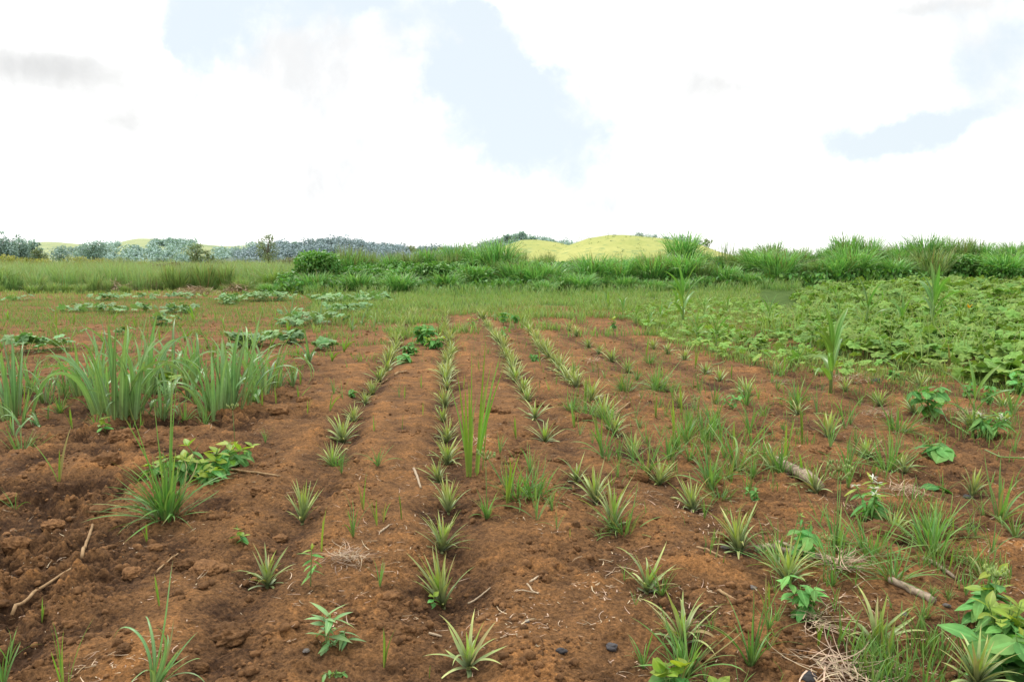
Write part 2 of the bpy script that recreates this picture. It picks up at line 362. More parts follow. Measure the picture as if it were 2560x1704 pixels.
# ------------------------------------------------------------------ labels and things
ALL = set()
def tag(o, label, cat, group=None, kind=None):
    o['label'] = label
    o['category'] = cat
    if group: o['group'] = group
    if kind: o['kind'] = kind
    return o
def empty(name, x, y, z, rz=0):
    o = bpy.data.objects.new(name, None); COL.objects.link(o)
    o.location = (x, y, z); o.rotation_euler = (0, 0, rz); o.empty_display_size = .05
    return o
def place(o, x, y, z, rz=0, sc=1., lean=(0, 0)):
    o.location = (x, y, z); o.rotation_euler = (lean[0], lean[1], rz)
    o.scale = (sc, sc, sc) if not isinstance(sc, tuple) else sc
    return o
def copy_tree(o, parent=None):
    c = o.copy(); COL.objects.link(c)
    if parent: c.parent = parent
    for ch in list(o.children): copy_tree(ch, c)
    return c
ORD = ['first', 'second', 'third', 'fourth', 'fifth', 'sixth', 'seventh', 'eighth', 'ninth', 'tenth', 'eleventh', 'twelfth', 'thirteenth', 'fourteenth', 'fifteenth',
       'sixteenth', 'seventeenth', 'eighteenth', 'nineteenth', 'twentieth', 'twenty-first', 'twenty-second', 'twenty-third', 'twenty-fourth', 'twenty-fifth', 'twenty-sixth',
       'twenty-seventh', 'twenty-eighth', 'twenty-ninth', 'thirtieth', 'thirty-first', 'thirty-second', 'thirty-third', 'thirty-fourth', 'thirty-fifth', 'thirty-sixth']

# ------------------------------------------------------------------ pineapple positions (photo positions of the bases, nearest first)
PX = {
 0: [(667,1434),(755,1279),(830,1146),(857,1078),(883,1030),(913,994),(932,968),(950,940),(966,914),(979,890),(986,870),(991,851),(996,832),(1003,815),(1016,803),(1028,793),(1040,784)],
 1: [(1171,1634),(1109,1463),(1104,1357),(1121,1250),(1100,1183),(1117,1130),(1117,1081),(1109,1038),(1113,1001),(1118,960),(1116,932),(1120,908),(1123,886),(1128,868),(1126,851),(1120,838),(1116,823),(1111,810),(1113,798),(1112,788)],
 2: [(1706,1590),(1617,1446),(1530,1304),(1488,1242),(1442,1183),(1363,1086),(1338,1038),(1320,994),(1306,970),(1290,942),(1281,918),(1276,898),(1261,876),(1250,856),(1236,840),(1226,825),(1217,811),(1208,797),(1200,787)],
 3: [(2184,1588),(1971,1442),(1850,1359),(1733,1254),(1647,1188),(1584,1131),(1536,1078),(1508,1034),(1475,996),(1440,958),(1416,940),(1400,918),(1381,900),(1361,879),(1347,863),(1336,846),(1324,828),(1314,812)],
 4: [(2459,1438),(2230,1309),(2042,1217),(1933,1163),(1780,1060),(1700,1010),(1645,964),(1568,926),(1531,896),(1496,879),(1472,862),(1442,839),(1422,826)],
 5: [(2430,1221),(2263,1175),(2167,1129),(2071,1085),(1996,1025),(1866,984),(1800,944),(1763,930),(1711,897),(1668,882),(1634,868)],
 6: [(2425,1062),(2285,1027),(2200,1006),(2114,973),(1937,928),(1885,906)],
 7: [(2507,1008),(2303,965),(2361,935),(2251,924),(2440,906)],
}
ROWNAME = ['first row from the left', 'second row from the left', 'third row from the left', 'fourth row from the left',
           'fifth row from the left', 'sixth row from the left', 'seventh row from the left', 'weedy row by the squash bed']
ROWSHORT = ['first row', 'second row', 'third row', 'fourth row', 'fifth row', 'sixth row', 'seventh row', 'squash-side row']
PINES = []
for k in (0, 1, 2, 3):                                   # the far ends of these rows are packed close
    P0 = PX[k]; n0 = sum(p[1] > 965 for p in P0); out = P0[:n0]
    for a, b in zip(P0[n0:-1], P0[n0+1:]):
        out += [a, ((a[0]+b[0])/2+rng.normal(0, 1.5), (a[1]+b[1])/2+rng.normal(0, 1))]
    PX[k] = out+[P0[-1]]
for k, pts in PX.items():
    for i, (u, v) in enumerate(pts):
        x, y, t = at(u, v); PINES.append((k, i, u, v, x, y, t))
        PITS.append((x, y, .10, .030+.02*rng.random()))
EXTRA_PINE = (2440, 1722)
def nearlabel(desc, u, v):
    """say where a small plant stands by the pineapples it stands next to"""
    c = sorted(PINES, key=lambda p: math.hypot(p[2]-u, 1.6*(p[3]-v)))
    for p in c[:6]:
        dx, dy = u-p[2], v-p[3]
        sc = (p[3]-652)/100
        if abs(dy)*1.3 > abs(dx): rel = 'in front of' if dy > 0 else 'behind'
        else: rel = 'right of' if dx > 0 else 'left of'
        if math.hypot(dx, 1.6*dy) > 16*sc: rel = {'in front of': 'well in front of', 'behind': 'well behind', 'right of': 'well right of', 'left of': 'well left of'}[rel]
        lb = f'{desc} {rel} the {ORD[p[1]]} pineapple of the {ROWSHORT[p[0]]}'
        if lb not in ALL and len(lb.split()) <= 16:
            ALL.add(lb); return lb
    i = 0
    for p in c:
        for q in c[:8]:
            if p is q: continue
            lb = f'{desc} between {ORD[p[1]]} {ROWSHORT[p[0]]} and {ORD[q[1]]} {ROWSHORT[q[0]]} pineapples'
            if lb not in ALL: ALL.add(lb); return lb
    return desc

# ------------------------------------------------------------------ ground sheet
def build_ground():
    fine = np.linspace(-R(46), R(46), 1120); rest = np.linspace(R(46), 2*math.pi-R(46), 60)[1:-1]
    ang = np.concatenate([fine, rest])+YAW
    rad = np.concatenate([np.linspace(.25, 2.3, 40)[:-1], 1/np.linspace(1/2.3, 1/58, 760), np.geomspace(60, 4500, 46)])
    A, D = np.meshgrid(ang, rad)
    x = D*np.sin(A); y = D*np.cos(A)
    xf, yf = x.ravel(), y.ravel()
    z = h_full(xf, yf)
    far = np.hypot(xf, yf); z = z*np.where(far > 200, sst(900, 200, far), 1)
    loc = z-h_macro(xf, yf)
    grass = np.clip(sst(21, 36, yf+7*vn(xf/3, yf/3, 51)+4*vn(xf/1.1, yf/1.1, 52)+2.5*sst(-2, 0, xf)*0), 0, 1)
    grass = np.maximum(grass, sst(4.5, 9, xf-.12*yf)*sst(11, 15, yf))          # squash bed floor
    grass = np.where((xf < -5) & (yf < 46), grass*.35, grass)
    # hollow under the feet is closed by a centre vertex
    na, nr = len(ang), len(rad)
    idx = np.arange(na*nr).reshape(nr, na)
    a0 = idx; a1 = np.roll(idx, -1, 1)
    Q = np.stack([a0[:-1], a1[:-1], a1[1:], a0[1:]], -1)[:, :, ::-1].reshape(-1, 4)
    V = np.concatenate([np.stack([xf, yf, z], 1), [[0, 0, 0]]])
    c = na*nr
    T = np.stack([np.full(na, c), a1[0], a0[0]], 1)
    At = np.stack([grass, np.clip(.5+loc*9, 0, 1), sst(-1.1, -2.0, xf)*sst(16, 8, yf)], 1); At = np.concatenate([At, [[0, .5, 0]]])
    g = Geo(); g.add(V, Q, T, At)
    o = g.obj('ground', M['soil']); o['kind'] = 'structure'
build_ground()

# ------------------------------------------------------------------ pineapples
def pine_parts(n, seed, spread=1.0, stiff=1.0):
    q = np.random.default_rng(seed)
    g = Geo(); h = Geo()
    i = np.arange(n); k = i/(n-1)                     # 0 outer, 1 inner
    az = i*2.39996+q.normal(0, .18, n)
    th0 = (R(52)*(1-k)**1.2+R(5))*spread*(1+q.normal(0, .14, n))
    bend = (R(38)*(1-k)**.6+R(8))*stiff*(1+q.normal(0, .4, n))
    L = (.42+1.05*np.sin(np.pi*np.clip(k*.72+.14, 0, 1))**1.1*.62)*(1+q.normal(0, .12, n))
    L = L*np.where(k > .82, .80, 1)
    W = (.086+.032*q.random(n))*(1-.12*k)
    base = np.stack([np.cos(az)*.035*(1-k), np.sin(az)*.035*(1-k), .02+.10*k], 1)
    out = k < .76
    for gg, mm in ((g, out), (h, ~out)):
        blades(gg, base[mm], az[mm], th0[mm], bend[mm], L[mm], W[mm], S=9, prof='pine', fold=.42, p=1.25, curl=q.normal(0, .25, mm.sum()), r=q.random(mm.sum()), twist=q.normal(0, .25, mm.sum()))
    # short stump the leaves sit on
    tube(g, [(0, 0, -.10), (0, 0, .03), (0, 0, .09)], [.035, .05, .03], 8, r=.3)
    return g, h
pmesh = []
for s in range(12):
    n = [32, 20, 36, 28, 34, 27, 40, 30, 25, 33, 31, 38][s]
    g, h = pine_parts(n, 100+s, [1., 1.1, .9, 1.05, .95, 1.15, 1., .85, 1.1, 1., 1.05, .9][s], [1, 1.2, .8, 1.1, 1.3, .9, 1., .7, 1.2, 1, 1.1, .9][s])
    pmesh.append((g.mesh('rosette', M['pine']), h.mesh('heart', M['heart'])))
HGT = {(1,0): .255, (1,1): .315, (1,2): .30, (1,3): .25, (1,4): .24, (0,0): .28, (0,1): .28, (2,0): .32, (2,1): .30, (2,2): .34, (2,3): .31, (3,0): .33, (3,1): .27, (3,2): .30, (3,3): .27}
def add_pine(k, i, u, v, x, y, label):
    root = empty('pineapple_plant', x, y, H1(x, y)+.004, rng.random()*6.28)
    sc = HGT.get((k, i), .235+.085*rng.random()+.03*(v < 960))*(.96 if v > 960 else 1.)*(1 if (k, i) in HGT else .82+.36*rng.random())
    sc *= .94; sq = .84 if v > 1150 or k == 9 else .95
    root.scale = (sq*sc*(1+.07*rng.normal()), sq*sc*(1+.07*rng.normal()), sc*(1+.08*rng.normal()))
    root.rotation_euler = (rng.normal(0, .12), rng.normal(0, .12), root.rotation_euler.z)
    vi = 1 if (k, i) == (1, 0) else int(rng.integers(0, 12))
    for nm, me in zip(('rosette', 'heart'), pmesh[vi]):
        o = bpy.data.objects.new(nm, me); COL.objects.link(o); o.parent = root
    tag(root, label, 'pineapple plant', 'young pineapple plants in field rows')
    return root
LOOK = {(1,0): 'sparse small pineapple plant', (0,0): 'yellow-leaved pineapple plant', (2,0): 'withered pineapple plant', (3,0): 'big full pineapple plant'}
for (k, i, u, v, x, y, t) in PINES:
    lk = LOOK.get((k, i), 'young pineapple plant')
    lb = f'{lk}, {ORD[i]} along the {ROWNAME[k]}'
    if k == 7: lb = f'{lk}, {ORD[i]} along the {ROWNAME[k]}'
    root = add_pine(k, i, u, v, x, y, lb)
    if (k, i) in ((0, 0), (2, 0)):
        g = Geo(); n = 1 if k == 0 else 6
        az = np.array([-1.9]) if k == 0 else rng.random(n)*6.28
        blades(g, np.tile([0, 0, .1], (n, 1)), az, R(42), R(75), .62 if k == 0 else .75, .13, S=8, prof='pine', fold=.3, r=rng.random(n), twist=.5)
        o = g.obj('dead_leaf', M['dead'], root); o.rotation_euler = (0, 0, -root.rotation_euler.z); o['label'] = 'yellowed drooping leaf'
x, y, t = at(*EXTRA_PINE)
add_pine(9, 0, 0, 0, x, y, 'large pineapple plant cut by the bottom edge beside broadleaf weeds')

# ------------------------------------------------------------------ grass tufts, sprouts, cane, maize, weeds
def tuft_geo(n, seed, H=1., spread=.6, bend=1.0, wid=.035, rad=.06, S=7, up=.35, fold=.3, p=1.4):
    q = np.random.default_rng(seed); g = Geo()
    az = q.random(n)*6.28; k = q.random(n)
    th0 = spread*k**.8+.04; bd = bend*(.25+.9*q.random(n))*(.35+k)
    L = H*(.55+.6*q.random(n))*(1+.25*k)
    L[: max(1, int(n*up))] *= 1.12; th0[: max(1, int(n*up))] *= .4; bd[: max(1, int(n*up))] *= .45
    base = np.stack([np.cos(az)*rad*q.random(n), np.sin(az)*rad*q.random(n), np.full(n, -.02)], 1)
    blades(g, base, az, th0, bd, L, wid*(.6+.7*q.random(n)), S=S, fold=fold, p=p, curl=q.normal(0, .5, n), r=q.random(n), twist=q.normal(0, .6, n))
    V = np.concatenate(g.v); zz = np.percentile(V[:, 2], 99.3); g.v = [v*(np.array([1, 1, 1])*(H/zz)**(.6)*1.0)*np.array([1, 1, (H/zz)**.4]) for v in g.v]
    return g
TUFT = {
 'tuft':   [tuft_geo(n, 200+i, 1, .75, 1.2, .040, .08).mesh('grass_tuft', M['grass']) for i, n in enumerate((22, 16, 28, 20, 34))],
 'sparse': [tuft_geo(n, 220+i, 1, .65, 1.2, .036, .04).mesh('grass_tuft', M['grass']) for i, n in enumerate((7, 9, 6, 8))],
 'mat':    [tuft_geo(n, 240+i, 1, 1.25, .9, .036, .35, up=.1).mesh('grass_tuft', M['grass']) for i, n in enumerate((46, 60, 52))],
 'sprout': [tuft_geo(n, 260+i, 1, .30, .35, .075, .02, up=.5).mesh('grass_sprout', M['sprout']) for i, n in enumerate((2, 3, 4, 3, 2))],
 'seedling': [tuft_geo(n, 280+i, 1, .5, 1.5, .11, .02, up=.3).mesh('grass_sprout', M['sprout']) for i, n in enumerate((3, 4, 5))],
 'cane':   [tuft_geo(n, 300+i, 1, .50, 3.2, .056, .22, S=14, up=.35, fold=.4, p=2.5).mesh('cane_clump', M['cane']) for i, n in enumerate((20, 14, 24, 17))],
 'canesmall': [tuft_geo(n, 320+i, 1, .55, 2.8, .10, .06, S=11, up=.4, fold=.4, p=2.2).mesh('cane_clump', M['cane']) for i, n in enumerate((6, 8, 7))],
 'reed':   [tuft_geo(n, 340+i, 1, .30, .40, .024, .13, S=10, up=.45).mesh('reed_clump', M['sprout']) for i, n in enumerate((15, 6))],
 'wide':   [tuft_geo(n, 350+i, 1, .55, 2.1, .034, .05, S=14, up=.3, fold=.4, p=1.9).mesh('grass_tuft', M['grass']) for i, n in enumerate((13, 15))],
}
KIND = {'tuft': ('grass_tuft', 'bushy green grass tuft', 'grass tuft', 'weed grass tufts in the soil'), 'sparse': ('grass_tuft', 'sparse thin grass tuft', 'grass tuft', 'weed grass tufts in the soil'),
        'mat': ('grass_tuft', 'low spreading grass tuft', 'grass tuft', 'weed grass tufts in the soil'), 'sprout': ('grass_sprout', 'upright bright grass sprout', 'grass sprout', 'grass sprouts in the soil'),
        'seedling': ('grass_sprout', 'pale young cereal seedling', 'seedling', 'cereal seedlings on the tilled soil'), 'cane': ('cane_clump', 'blue-green cane clump', 'cane clump', 'cane clumps on the left'),
        'canesmall': ('cane_clump', 'small blue-green cane clump', 'cane clump', 'cane clumps on the left'), 'reed': ('reed_clump', 'tall upright reed clump', 'reed clump', None),
        'wide': ('grass_tuft', 'tall arching grass tuft', 'grass tuft', 'weed grass tufts in the soil')}
def put(kind, u, v, hpx, label=None, lean=(0, 0), var=None, rz=None):
    x, y, t = at(u, v); m = t/F
    nm, desc, cat, grp = KIND[kind]
    ms = TUFT[kind]; me = ms[int(rng.integers(len(ms))) if var is None else var]
    o = bpy.data.objects.new(nm, me); COL.objects.link(o)
    s = hpx*m*{'mat': 1.6, 'cane': 1.12, 'canesmall': 1.15}.get(kind, 1.05)
    place(o, x, y, H1(x, y), rng.random()*6.28 if rz is None else rz, s, lean)
    tag(o, label or nearlabel(desc, u, v), cat, grp)
    return o
T_ = [  # kind, x, y, height in the photo
('reed',158,1702,150,1),('sparse',8,1702,135),('sparse',20,1612,95),('sprout',104,1532,62),('sprout',398,1510,85),('tuft',421,1300,165),
 ('sprout',146,1192,130),('sparse',38,1267,80),('mat',54,1106,45),('sprout',367,1342,55),('sprout',803,1371,110),('sparse',663,1100,48),('sprout',830,1680,28),
 ('mat',1290,1230,75),('mat',1335,1236,60),('sprout',1267,1258,140),('sparse',1342,1296,125),('sparse',1380,1283,85),('sparse',1392,1325,60),('tuft',1217,1285,70),
 ('sprout',908,1275,100),('sprout',942,1309,72),('sparse',883,1338,100),('sprout',958,1300,58),('sprout',1004,1304,66),('sparse',950,1463,80),('sprout',960,1650,92),('sprout',1073,1667,34),
 ('tuft',944,1160,55),('sparse',854,1178,60),('mat',840,1152,34),('sparse',1588,1509,62),('wide',1609,1648,115),('tuft',1716,1662,170),('tuft',1700,1702,120),('sprout',1425,1342,26),('sparse',1325,1177,95),('mat',1560,1318,55),('tuft',1655,1462,85),
 ('wide',1879,1634,255),('sparse',1850,1706,75),('sparse',1763,1672,65),('tuft',2217,1668,110),('sprout',2217,1668,185),('sparse',2242,1692,125),('sparse',2309,1704,175),('sprout',2105,1580,92),
 ('tuft',2092,1376,120),('mat',2334,1368,80),('tuft',2334,1368,135),('sparse',1938,1468,62),('sparse',1942,1542,72),('tuft',2196,1384,58),('sparse',2121,1218,115),('sparse',2213,1200,75),
 ('sparse',2534,1114,62),('tuft',2501,1285,145),('sparse',2459,1276,82),('tuft',2330,1492,36),('tuft',2371,1500,48),('sprout',2296,1293,60),('sprout',2384,1331,60),
 ('tuft',1842,1168,150),('tuft',1821,1189,72),('sparse',1875,1222,70),('tuft',1796,1201,60),('sparse',1754,1109,62),('sparse',1509,1147,112),('sparse',1546,1147,70),('sparse',1684,1143,82),
 ('mat',1427,1024,40),('mat',1470,1040,36),('sparse',1616,1098,80),('sparse',1682,998,62),('sparse',1631,980,42),('tuft',1553,970,36),('sparse',1568,924,60),('mat',1623,908,28),('sprout',1616,892,58),
 ('sprout',1372,976,36),('sprout',1053,969,36),('sparse',998,991,40),('sprout',1011,995,36),('sprout',1005,1076,42),('sprout',1057,1039,42),('sprout',935,1076,42),('sprout',1159,965,38),('sprout',1198,928,30),('sparse',1220,884,30),
 ('sparse',1737,1020,62),('tuft',1785,1062,95),('tuft',1760,1092,92),('sparse',1830,1090,60),('sparse',1837,1098,82),('wide',1874,1077,110),('sparse',1929,958,42),('sprout',1959,928,72),('mat',2020,896,36),('mat',1985,902,34),
 ('sparse',1992,1080,42),('sparse',2126,1054,62),('sparse',2140,1098,56),('sparse',2055,969,34),('sprout',1996,984,40),('sprout',2366,1010,58),('tuft',2529,1032,100),('sparse',2395,1020,50),('sparse',2150,1010,40),
 ('tuft',2480,960,60),('tuft',2410,900,48),('tuft',2300,905,42),('mat',2360,900,40),('tuft',2540,915,70),('mat',2475,900,44),('tuft',2085,895,38),('sprout',2375,920,92),('sparse',2180,960,34),
 ('tuft',1690,1120,58),('tuft',1725,1150,62),('sparse',1650,1090,66),('tuft',1770,1130,64),('sparse',1800,1100,80),('tuft',1705,1085,60),('sparse',1590,1040,52),('tuft',1600,1066,44),('sparse',1450,1085,60),('sparse',1480,1110,56),
 ('sparse',1890,1150,60),('sparse',1880,1010,40),('tuft',1910,1040,46),('sparse',2060,1190,70),('sparse',2300,1250,60),('sparse',2420,1330,66),('sparse',2480,1380,90),('tuft',2540,1330,90),('sparse',2400,1560,90),('sparse',2150,1480,46),
 ('sparse',1920,1620,80),('sparse',1780,1560,60),('sprout',2050,1520,50),('sparse',1560,1440,70),('sprout',1290,1090,60),('sparse',1250,1130,60),('sprout',1530,1210,60),('sparse',1500,1330,46),
]
for e in T_:
    put(e[0], e[1], e[2], e[3], var=e[4] if len(e) > 4 else None)
put('reed', 1175, 1172, 310, 'tall upright bright green reed clump beside the second pineapple row', var=0)
put('mat', 421, 1296, 95, 'low arching blades spreading around the big grass tuft on the left', var=1)
put('tuft', 415, 1296, 150, 'dense grass tuft at the base of the tall thin grass by the leafy weeds', var=4)
TUFT['thin'] = [tuft_geo(11, 381, 1, .22, .55, .017, .07, S=10, up=.4).mesh('reed_clump', M['grass'])]; KIND['thin'] = KIND['reed']
put('thin', 423, 1293, 345, 'very tall thin grass standing in the big tuft by the leafy weeds', var=0)
TUFT['broad'] = [tuft_geo(13, 371, 1, .5, 2.6, .050, .05, S=16, up=.3, fold=.45, p=2.0).mesh('grass_tuft', M['cane'])]
KIND['broad'] = KIND['wide']
put('broad', 384, 1716, 250, 'broad-leaved grass tuft arching to the right at the bottom edge, lower left', lean=(0, .45), rz=0)
for (u, v) in zip(rng.uniform(1340, 2120, 64), rng.uniform(905, 1230, 64)):
    if u < 1340+(v-905)*.55: u += 330
    put(['tuft', 'sparse', 'sparse', 'sprout'][int(rng.integers(4))], u, v, (v-652)*(.10+.14*rng.random()))
for (u, v) in zip(rng.uniform(1480, 2550, 62), 960+rng.random(62)**2.3*640):
    if u < 1340+(v-905)*.75: u += 420
    if u < 2600: put(['tuft', 'sparse', 'sparse', 'sprout', 'mat'][int(rng.integers(5))], u, v, min(72, (v-652)*(.07+.09*rng.random())))
# blue-green cane on the left
CANE = [(207,990,140),(262,1027,185),(303,1046,222),(338,1042,150),(370,985,180),(404,1040,95),(536,1031,160),(577,1022,200),(655,983,170),(610,946,135),(492,946,115),(440,960,140),(250,970,120),(30,1040,185),(74,976,90),(115,998,85),(160,985,85),(690,965,95)]
CN = ['thin end', 'outer', 'largest', 'leaning', 'rear', 'short front', 'drooping', 'tall arching', 'outermost arching', 'back', 'middle back', 'broad middle', 'half hidden', 'tall edge', 'edge', 'small pair', 'loose', 'last']
for (u, v, h), w in zip(CANE, CN):
    put('cane', u, v, h, f'{w} blue-green cane clump '+nearlabel('', u, v).strip())
for (u, v, h) in [(773,905,85),(33,1084,70),(733,966,65),(725,806,62),(905,812,45),(935,818,40),(880,826,42),(960,800,36),(1240,800,30),(800,800,40),(830,790,38),(860,800,34)]:
    put('canesmall', u, v, h)
for (u, v, h) in [(a_, b_, c_*1.35) for a_, b_, c_ in [(141,817,34),(148,842,30),(185,812,24),(285,802,24),(485,803,32),(540,797,24),(400,855,32),(314,832,24),(462,850,28),(4,872,30),(60,860,28),(340,818,22),(235,880,28),(560,820,24),(600,800,28),(640,812,24),(505,842,28),(450,822,22),(680,830,30),(690,800,26),(720,838,30),(255,850,22),(95,800,20),(20,800,20),(655,790,22),(580,842,24),(860,880,30),(830,900,26),(745,890,26),(330,870,30),(370,840,24),(175,860,26),(520,870,26),(1010,850,20)]]:
    put('seedling', u, v, h)

for (u, v, h) in [(180,1062,60),(240,1066,50),(350,1062,70),(460,1040,70),(490,1010,60),(620,1010,80),(150,1030,60),(120,1045,55),(420,1000,60),(510,1046,60),(690,1000,50),(60,1010,60),(10,990,60),(330,1080,40)]:
    put(['sparse', 'tuft', 'sprout'][int(rng.integers(3))], u, v, h)
for (u, v, h) in [(225,1010,110),(420,1012,120),(470,990,110),(640,1000,110),(560,985,110),(100,1060,70),(55,1060,90)]:
    put('canesmall', u, v, h)
for u, v in zip(rng.uniform(420, 900, 26), rng.uniform(850, 1030, 26)):
    put(['sparse', 'sprout', 'seedling'][int(rng.integers(3))], u, v, (v-652)*(.10+.10*rng.random()))
# --- leafy weeds: stems with leaves up them
def herb(u, v, hpx, name, label, stems=4, leafpx=40, tp=OVAL, mat='herb', tipmat='herbtip', spread=.6, pairs=4, tilt=.35, head=None, tips=True, cat='weed', group='leafy weeds in the field'):
    x, y, t = at(u, v); m = t/F; Hh = hpx*m; ls = leafpx*m
    root = empty(name, x, y, H1(x, y), 0)
    gs, gl, gt = Geo(), Geo(), Geo(); gf = Geo() if head else None
    for s in range(stems):
        az = rng.random()*6.28; th = spread*(rng.random()**.7) if stems > 1 else .06; hh = Hh*(.65+.45*rng.random())
        n = 6; k = np.linspace(0, 1, n)
        pts = np.stack([np.sin(th)*hh*k*np.cos(az), np.sin(th)*hh*k*np.sin(az), hh*k*np.cos(th*(.6+.4*k))-.01], 1)
        tube(gs, pts, np.linspace(.0045, .002, n)*max(.6, min(2, Hh*4)), 5, r=rng.random())
        for j in range(pairs):
            f = .25+.72*(j+.5)/pairs; p = pts[0]*(1-f)+pts[-1]*f; p[2] = np.interp(f, k, pts[:, 2])
            a0 = rng.random()*6.28
            for w in range(2 if j < pairs-1 else 3):
                a = a0+w*(3.14 if j < pairs-1 else 2.1)+rng.normal(0, .3)
                yt = tips and j == pairs-1
                leaves(gt if yt else gl, tp, [p], a, tilt+rng.normal(0, .3)-(.7 if yt else 0), ls*(.7+.5*rng.random())*(.7 if yt else 1), rng.normal(0, .25))
        if head:
            gf = Geo(); head(gf, pts[-1], Hh); gf.obj('flower_head', M['white'], root)
    gs.obj('stem', M['stalk'], root); gl.obj('foliage', M[mat], root)
    if gt.n: gt.obj('young_foliage', M[tipmat], root)
    tag(root, label, cat, group)
    return root
def whitehead(g, p, Hh):
    n = 9; leaves(g, LANCE, np.tile(p, (n, 1)), rng.random(n)*6.28, rng.normal(-.5, .4, n), .035)
W_ = 'leafy weed'
herb(521,1190,105,'weed_plant','leafy weed with oval leaves behind the big grass tuft, largest of its patch',9,46,spread=1.0)
herb(455,1200,95,'weed_plant','leafy weed half hidden in the big left grass tuft',5,42,spread=.9)
herb(375,1187,80,'weed_plant','yellow-tipped weed left of the big grass tuft',3,38,spread=.6)
herb(590,1160,80,'weed_plant','yellow-tipped weed sprawling right of the leafy weed patch',4,38,spread=.9)
herb(515,1212,50,'weed_plant','low leafy weed in front of the leafy weed patch',6,36,spread=1.1)
herb(263,1072,42,'weed_plant','tiny broad-leaved seedling in front of the largest cane clump',2,26,tp=ROUND,pairs=2)
herb(605,1352,46,'weed_plant','round-leaved weed behind the first pineapple of the first row',2,30,tp=ROUND,pairs=2)
herb(776,1467,105,'weed_plant','slender herb beside the dry straw heap on the left',1,34,tp=LANCE,pairs=6,tilt=.1)
herb(817,1608,120,'weed_plant','narrow-leaved weed with long pale blades left of the nearest pineapple',2,66,tp=LANCE,mat='cane',pairs=4,tilt=-.3,spread=.6,tips=False)
herb(842,1600,50,'weed_plant','grey-green rosette weed at the foot of the narrow-leaved weed',5,42,tp=LANCE,mat='squashblue',pairs=2,spread=1.1,tips=False)
herb(834,1678,34,'weed_plant','tiny pale rosette at the bottom edge left of centre',5,30,tp=LANCE,mat='grass',pairs=2,spread=1.1,tips=False)
herb(1083,1490,38,'weed_plant','tiny seedling with round leaves in front of the second row',1,22,tp=ROUND,pairs=3)
herb(1676,1712,75,'weed_plant','round-leaved clover weed at the bottom edge below the withered pineapple',4,62,tp=ROUND,pairs=2,spread=.6)
herb(1800,1712,55,'weed_plant','round-leaved weed at the bottom edge below the tall arching grass',3,50,tp=ROUND,pairs=2,spread=.7)
herb(2000,1512,112,'weed_plant','bright broad-leaved weed in front of the second pineapple of fourth row',5,46,pairs=4,spread=.5,tilt=.3,tips=False)
herb(2018,1392,80,'weed_plant','bright leafy weed sprouting beside the gnarled root',4,48,pairs=3,spread=.4,tips=False)
herb(2021,1347,95,'weed_plant','thin spindly weed behind the gnarled root',2,24,tp=LANCE,pairs=6,spread=.3)
herb(2184,1286,110,'flowering_plant','leafy weed with white flowers behind the reddish soil mound',5,46,tp=LANCE,pairs=5,spread=.5,head=whitehead)
herb(2342,1148,62,'weed_plant','clover-like weed with big rounded leaflets near the right edge',4,46,tp=ROUND,pairs=1,spread=.9,tips=False)
herb(2348,1210,26,'weed_plant','single three-lobed leaf seedling in front of the clover-like weed',2,50,tp=OVAL,pairs=1,spread=.4,tips=False)
herb(2472,1085,75,'flowering_plant','bushy weed with small white flowers at the right edge',8,40,tp=LANCE,pairs=5,spread=.8,head=whitehead)
herb(2510,1640,165,'weed_plant','large broad-leaved weed filling the bottom right corner',14,68,pairs=5,spread=.8,tilt=.3)
herb(2440,1560,170,'weed_plant','yellow-tipped broad-leaved weed before the large corner weed',5,60,pairs=4,spread=.5)
herb(2560,1695,165,'weed_plant','dark broad-leaved weed cut by the bottom right corner',9,84,tp=ROUND,pairs=3,spread=.9,tips=False)
herb(1057,862,56,'weed_plant','bright leafy bush between the first and second pineapple rows',10,18,pairs=6,spread=.7,tips=False)
herb(1027,886,36,'weed_plant','smaller leafy bush in front of the bright bush between rows',7,17,pairs=4,spread=.9,tips=False)
herb(1088,870,38,'weed_plant','yellowish leafy bush touching the second pineapple row',10,20,pairs=4,spread=.8)
herb(1016,906,30,'weed_plant','lowest leafy weed before the bright bush between rows',6,24,pairs=3,spread=.9,tips=False)
for (u, v, h, w) in [(1179,818,34,'yellowish leafy weed between second and third rows, far end'),(1258,812,36,'round leafy weed between third and fourth rows, far end'),(1261,846,34,'leafy weed standing in the third row'),(1290,806,30,'leafy weed beyond the fourth row end'),
                     (1335,905,24,'low leafy weed in the fourth row'),(1535,825,32,'yellow round-leaved weed at the far end of the fifth row'),(1830,1022,46,'pale slim weed between fifth and sixth rows'),(1985,880,26,'leafy weed before the squash bed edge'),
                     (2236,940,34,'single round leaf weed by the squash runner'),(2325,1040,95,'tall thin weed with round leaves at the base near the sixth row'),(2470,1010,60,'leafy weed mass at the right edge'),(2545,985,75,'tall leafy weed at the right edge under the squash'),
                     (2420,985,46,'leafy weed left of the right-edge weed mass'),(2510,1060,50,'low leafy weed at the right edge by white flowers'),(880,985,24,'small herb left of the first row'),(1890,1250,48,'slim weed behind the third pineapple of fourth row'),(2260,885,40,'pale herb beside a browned pineapple at squash edge')]:
    herb(u, v, h, 'weed_plant', w, 5 if h < 60 else 6, max(12, h*.34), tp=ROUND if 'round' in w else OVAL, pairs=3, spread=.7, tips='yellow' in w)

